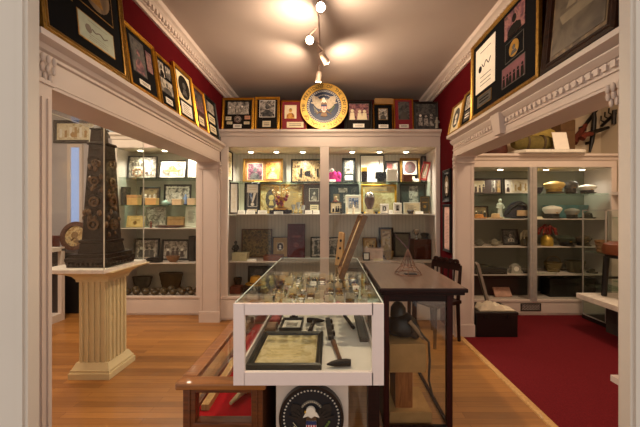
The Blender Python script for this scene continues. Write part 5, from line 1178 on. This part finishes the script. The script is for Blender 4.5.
# wall arms
def wl(px, py): return (PX(px, 4.86), PZ(py, 4.86))
t = thing('wall_musket', 'long dark musket hung diagonally on the cream wall', 'gun', (0, 4.895, 0))
x0, q0 = wl(572, 143); x1, q1 = wl(599, 107); MB().tube([(x0, -.062, q0), (x0 * .72 + x1 * .28, -.048, q0 * .72 + q1 * .28), (x0 * .5 + x1 * .5, -.035, q0 * .5 + q1 * .5)], [.058, .044, .032], 10).build('stock', RUST, t, smooth=True)
MB().tube([(x0 * .55 + x1 * .45, -.03, q0 * .55 + q1 * .45), (x1, -.03, q1)], [.028, .022], 10).build('barrel', IRON, t, smooth=True)
MB().box(x0 * .6 + x1 * .4 - .04, x0 * .6 + x1 * .4 + .04, -.06, -.0, q0 * .6 + q1 * .4 - .04, q0 * .6 + q1 * .4 + .03).build('lock', IRON, t)
t = thing('wall_sabre', 'black curved sabre hung upright across the musket', 'sword', (0, 4.79, 0))
pts = [wl(590, 109), wl(590.5, 120), wl(589.5, 132), wl(588, 143), wl(586, 153)]; MB().tube([(x, 0, z) for x, z in pts], [.022, .032, .034, .03, .016], 10).build('scabbard', BLACKLAC, t, smooth=True)
MB().tube([(pts[0][0], 0, pts[0][1]), (pts[0][0] + .02, 0, pts[0][1] + .06)], .016, 8).ring(pts[0][0] + .03, pts[0][1] + .03, .04, .05, -.01, .01, 16).build('hilt', OLDGOLD, t, smooth=True)
MB().box(pts[3][0] - .015, pts[3][0] + .015, .0, .106, pts[3][1] - .02, pts[3][1] + .02).build('bracket', IRON, t)
t = thing('wall_pistol', 'dark flintlock pistol hung level under the musket', 'gun', (0, 4.735, 0))
a = wl(574, 137); b = wl(600, 130); MB().tube([(a[0], -.022, a[1] - .06), (a[0] + .05, -.022, a[1]), (a[0] + .16, -.022, a[1] + .02)], [.05, .042, .034], 9).build('grip', RUST, t, smooth=True)
MB().tube([(a[0] + .12, -.022, a[1] + .02), (b[0], -.022, b[1])], [.036, .024], 9).build('barrel', IRON, t, smooth=True)
MB().box(b[0] - .1, b[0] - .08, -.02, .16, b[1] - .03, b[1] - .01).build('bracket', IRON, t)
t = thing('hook_rack', 'black iron hook rack on the cream wall right of the musket', 'rack', (4.275, 4.76, 2.78), -PI / 2)
m = MB(); a = (-.1, 0.0); b = (.14, .13); m.tube([(a[0], -.02, a[1]), ((a[0] + b[0]) / 2, -.02, a[1] + .07), (b[0], -.02, b[1])], .022, 8); m.tube([(b[0] - .02, -.02, b[1] + .05), (b[0] - .03, -.02, b[1] - .16)], .03, 8); m.build('bar', IRON, t, smooth=True)
for k in range(3): u = .2 + .28 * k; x = a[0] + (b[0] - a[0]) * u; z = a[1] + (b[1] - a[1]) * u + .03; MB().tube([(x, -.03, z), (x, -.07, z + .02), (x + .01, -.075, z + .09)], .01, 7).build('hook', IRON, t, smooth=True)

# ------------------------------------------------------------------ right room, on the carpet
cz = .0045
t = thing('travel_chest', 'black trunk on the red carpet beside the white column', 'trunk', (1.915, 3.75, cz))
MB().box(-.235, .235, -.2, .2, 0, .25).build('body', pm('#120d0c', .4, var=.3), t, bevel=.005); MB().box(-.243, .243, -.208, .208, .25, .285).build('lid', pm('#181110', .4), t, bevel=.006)
for x in (-.13, .13): MB().box(x - .015, x + .015, -.214, -.2, .21, .265).build('latch', IRON, t)
t = thing('crumpled_cloth', 'crumpled off white cloth on the black trunk', 'cloth', (1.93, 3.74, cz + .2855))
m = MB(); n = 14; cr = random.Random(2); vs = []; fs = []
g = [[.018 + .07 * math.exp(-((i / n - .35) ** 2) * 6) * abs(math.sin(i * .9 + j * .5)) + cr.uniform(0, .012) for j in range(9)] for i in range(n + 1)]
for i in range(n + 1):
    for j in range(9): vs.append((-.2 + .41 * i / n, -.17 + .16 * j / 8, g[i][j] if 0 < i < n and 0 < j < 8 else .012))
o = len(vs)
for i in range(n + 1):
    for j in range(9): vs.append((-.2 + .41 * i / n, -.17 + .16 * j / 8, 0))
for i in range(n):
    for j in range(8):
        a = i * 9 + j; fs.append((a, a + 9, a + 10, a + 1)); fs.append((o + a, o + a + 1, o + a + 10, o + a + 9))
m.add(vs, fs).build('cloth', CLOTH, t, smooth=True)
pic('thin pale edged dark board leaning upright on the black trunk', .17, .52, (1.76, 3.86, cz + .36), math.radians(74), 14, fw=.018, fd=.025, fm=pm('#8a7f74', .5), mm=pm('#2e2824', .6), name='leaning_board', cat='board').location = (1.945, 3.85, cz + .286)
t = thing('white_platform', 'low white platform table on the red carpet at the right edge', 'platform', (3.41, 3.42, cz))
MB().box(-.41, .5, -.36, .36, .39, .45).build('top', pm('#e2d8cc', .4), t, bevel=.004); MB().box(-.1, .4, -.25, .3, 0, .39).build('base', pm('#3a322e', .6), t)
t = thing('leather_stool', 'brown leather topped stool with black legs on the white platform', 'stool', (3.35, 3.48, cz + .457))
MB().lathe([(.2, .49), (.225, .5), (.23, .56), (.215, .61), (.16, .635), (.001, .64)], 28).build('seat', LEATHER, t, smooth=True)
MB().lathe([(.2, .46), (.2, .49)], 24).build('seat_ring', BLACKLAC, t)
for x in (-.13, .13):
    for y in (-.13, .13): MB().tube([(x * 1.12, y * 1.12, 0), (x, y, .46)], [.028, .03], 10).build('leg', BLACKLAC, t, smooth=True)
MB().box(-.15, .15, -.145, -.125, .2, .225).box(-.15, .15, .125, .145, .2, .225).build('stretcher', BLACKLAC, t)
t = thing('glass_showcase', 'upright glass showcase behind the leather stool', 'display case', (3.595, 4.02, cz))
m = MB()
for x in (-.18, .168):
    for y in (-.18, .168): m.box(x, x + .012, y, y + .012, .05, 1.46)
for z in (.05, 1.448):
    for y in (-.18, .168): m.box(-.18, .18, y, y + .012, z, z + .012)
    for x in (-.18, .168): m.box(x, x + .012, -.18, .18, z, z + .012)
m.build('frame', STEEL, t); MB().box(-.18, .18, -.18, .18, 0, .05).build('base', BLACKLAC, t)
for a, b, c, d in ((-.168, .168, -.175, -.17), (-.168, .168, .17, .175)): MB().box(a, b, c, d, .062, 1.448).build('glass_pane', GLASS, t)
for x in (-.175, .17): MB().box(x, x + .005, -.168, .168, .062, 1.448).build('glass_pane', GLASS, t)
for z in (.45, .9): MB().box(-.165, .165, -.165, .165, z, z + .008).build('shelf', GREENGLASS, t)
MB().box(-.18, .18, -.18, .18, 1.46, 1.468).build('glass_top', GLASS, t)
basket('tan wicker basket inside the upright glass showcase', CX + 3.53 * F / 4.02, 4.02, cz + .9085, .17, .16, pm('#8a6a4a', .8, var=.3, scale=50), None, False)
bowl('white china bowl inside the upright glass showcase', CX + 3.69 * F / 4.0, 4.0, cz + .9085, .11, .1, PAPER)
t = thing('white_unit', 'narrow white shelf unit with teal glass at the far right of the carpeted room', 'shelf unit', (3.87, 4.05, cz))
MB().box(-.07, .2, -.15, .15, 1.66, 1.70).box(-.07, .2, -.15, .15, 0, .08).box(.17, .2, -.15, .15, .08, 1.66).box(-.07, .17, .13, .15, .08, 1.66).build('carcass', CASEWHITE, t)
for z in (.5, .95, 1.35): MB().box(-.065, .168, -.148, .128, z, z + .01).build('shelf', GREENGLASS, t)
bowl('white bowl on the shelf of the narrow white unit', CX + 3.92 * F / 4.05, 4.04, cz + 1.3605, .13, .1, PAPER)

# ------------------------------------------------------------------ red wall by the column, chair behind the table
pic('dark framed oval portrait on the red wall beside the right column', .24, .4, (1.455, 3.83, 1.56), -PI / 2, 0, fw=.03, fm=BLACKLAC, mm=A_DARK, photos=[(.1, .08, .9, .92, 'oval', BLACKMAT, A_SEPIA)])
pic('pink document in black frame low on the red wall beside the right column', .24, .58, (1.455, 3.82, .95), -PI / 2, 0, fw=.03, fm=BLACKLAC, mm=pm('#cfa294', .7), photos=[(.08, .05, .92, .95, 'doc', pm('#d8ab9c', .7), pm('#a87a70', .7))])
t = thing('carved_chair', 'dark carved wooden chair behind the glass sided table', 'chair', (1.17, 3.52, .001), math.radians(-60))
for x in (-.19, .19):
    MB().tube([(x, -.19, 0), (x, -.18, .42)], [.018, .022], 8).build('leg', DARKWOOD, t, smooth=True); MB().tube([(x, .2, 0), (x, .18, .42), (x * 1.02, .22, .84)], [.018, .022, .018], 8).build('leg', DARKWOOD, t, smooth=True)
MB().box(-.22, .22, -.21, .21, .42, .46).build('seat', DARKWOOD, t, bevel=.008)
m = MB().box(-.19, .19, .2, .225, .78, .86)
for k in range(5): m.ring(-.14 + .07 * k, .87, .012, .036, .2, .225, 14)
for k in range(4): m.tube([(-.12 + .08 * k, .185, .46), (-.12 + .08 * k, .212, .8)], .01, 8)
m.build('backrest', DARKWOOD, t)

# ------------------------------------------------------------------ keep every displayed thing clear of the cabinet sides
bpy.context.view_layer.update()
for x0, x1, z1 in ((-1.43, 1.442, 2.3), (-3.006, -1.804, 2.3), (1.714, 3.956, 2.05)):
    for o in [q for q in S.objects if q.parent is None and q.get('label') and q.get('category') != 'display cabinet']:
        if o['category'] in ('gun', 'sword', 'rack', 'vent') or not (4.14 < o.location.y < 4.85 and o.location.z < z1 and x0 - .2 < o.location.x < x1 + .2): continue
        c = [p.matrix_world @ Vector(v) for p in ([o] + list(o.children)) if p.type == 'MESH' for v in p.bound_box]
        lo, hi = min(v.x for v in c), max(v.x for v in c)
        if lo < x0: o.location.x += x0 - lo + .002
        elif hi > x1: o.location.x -= hi - x1 + .002
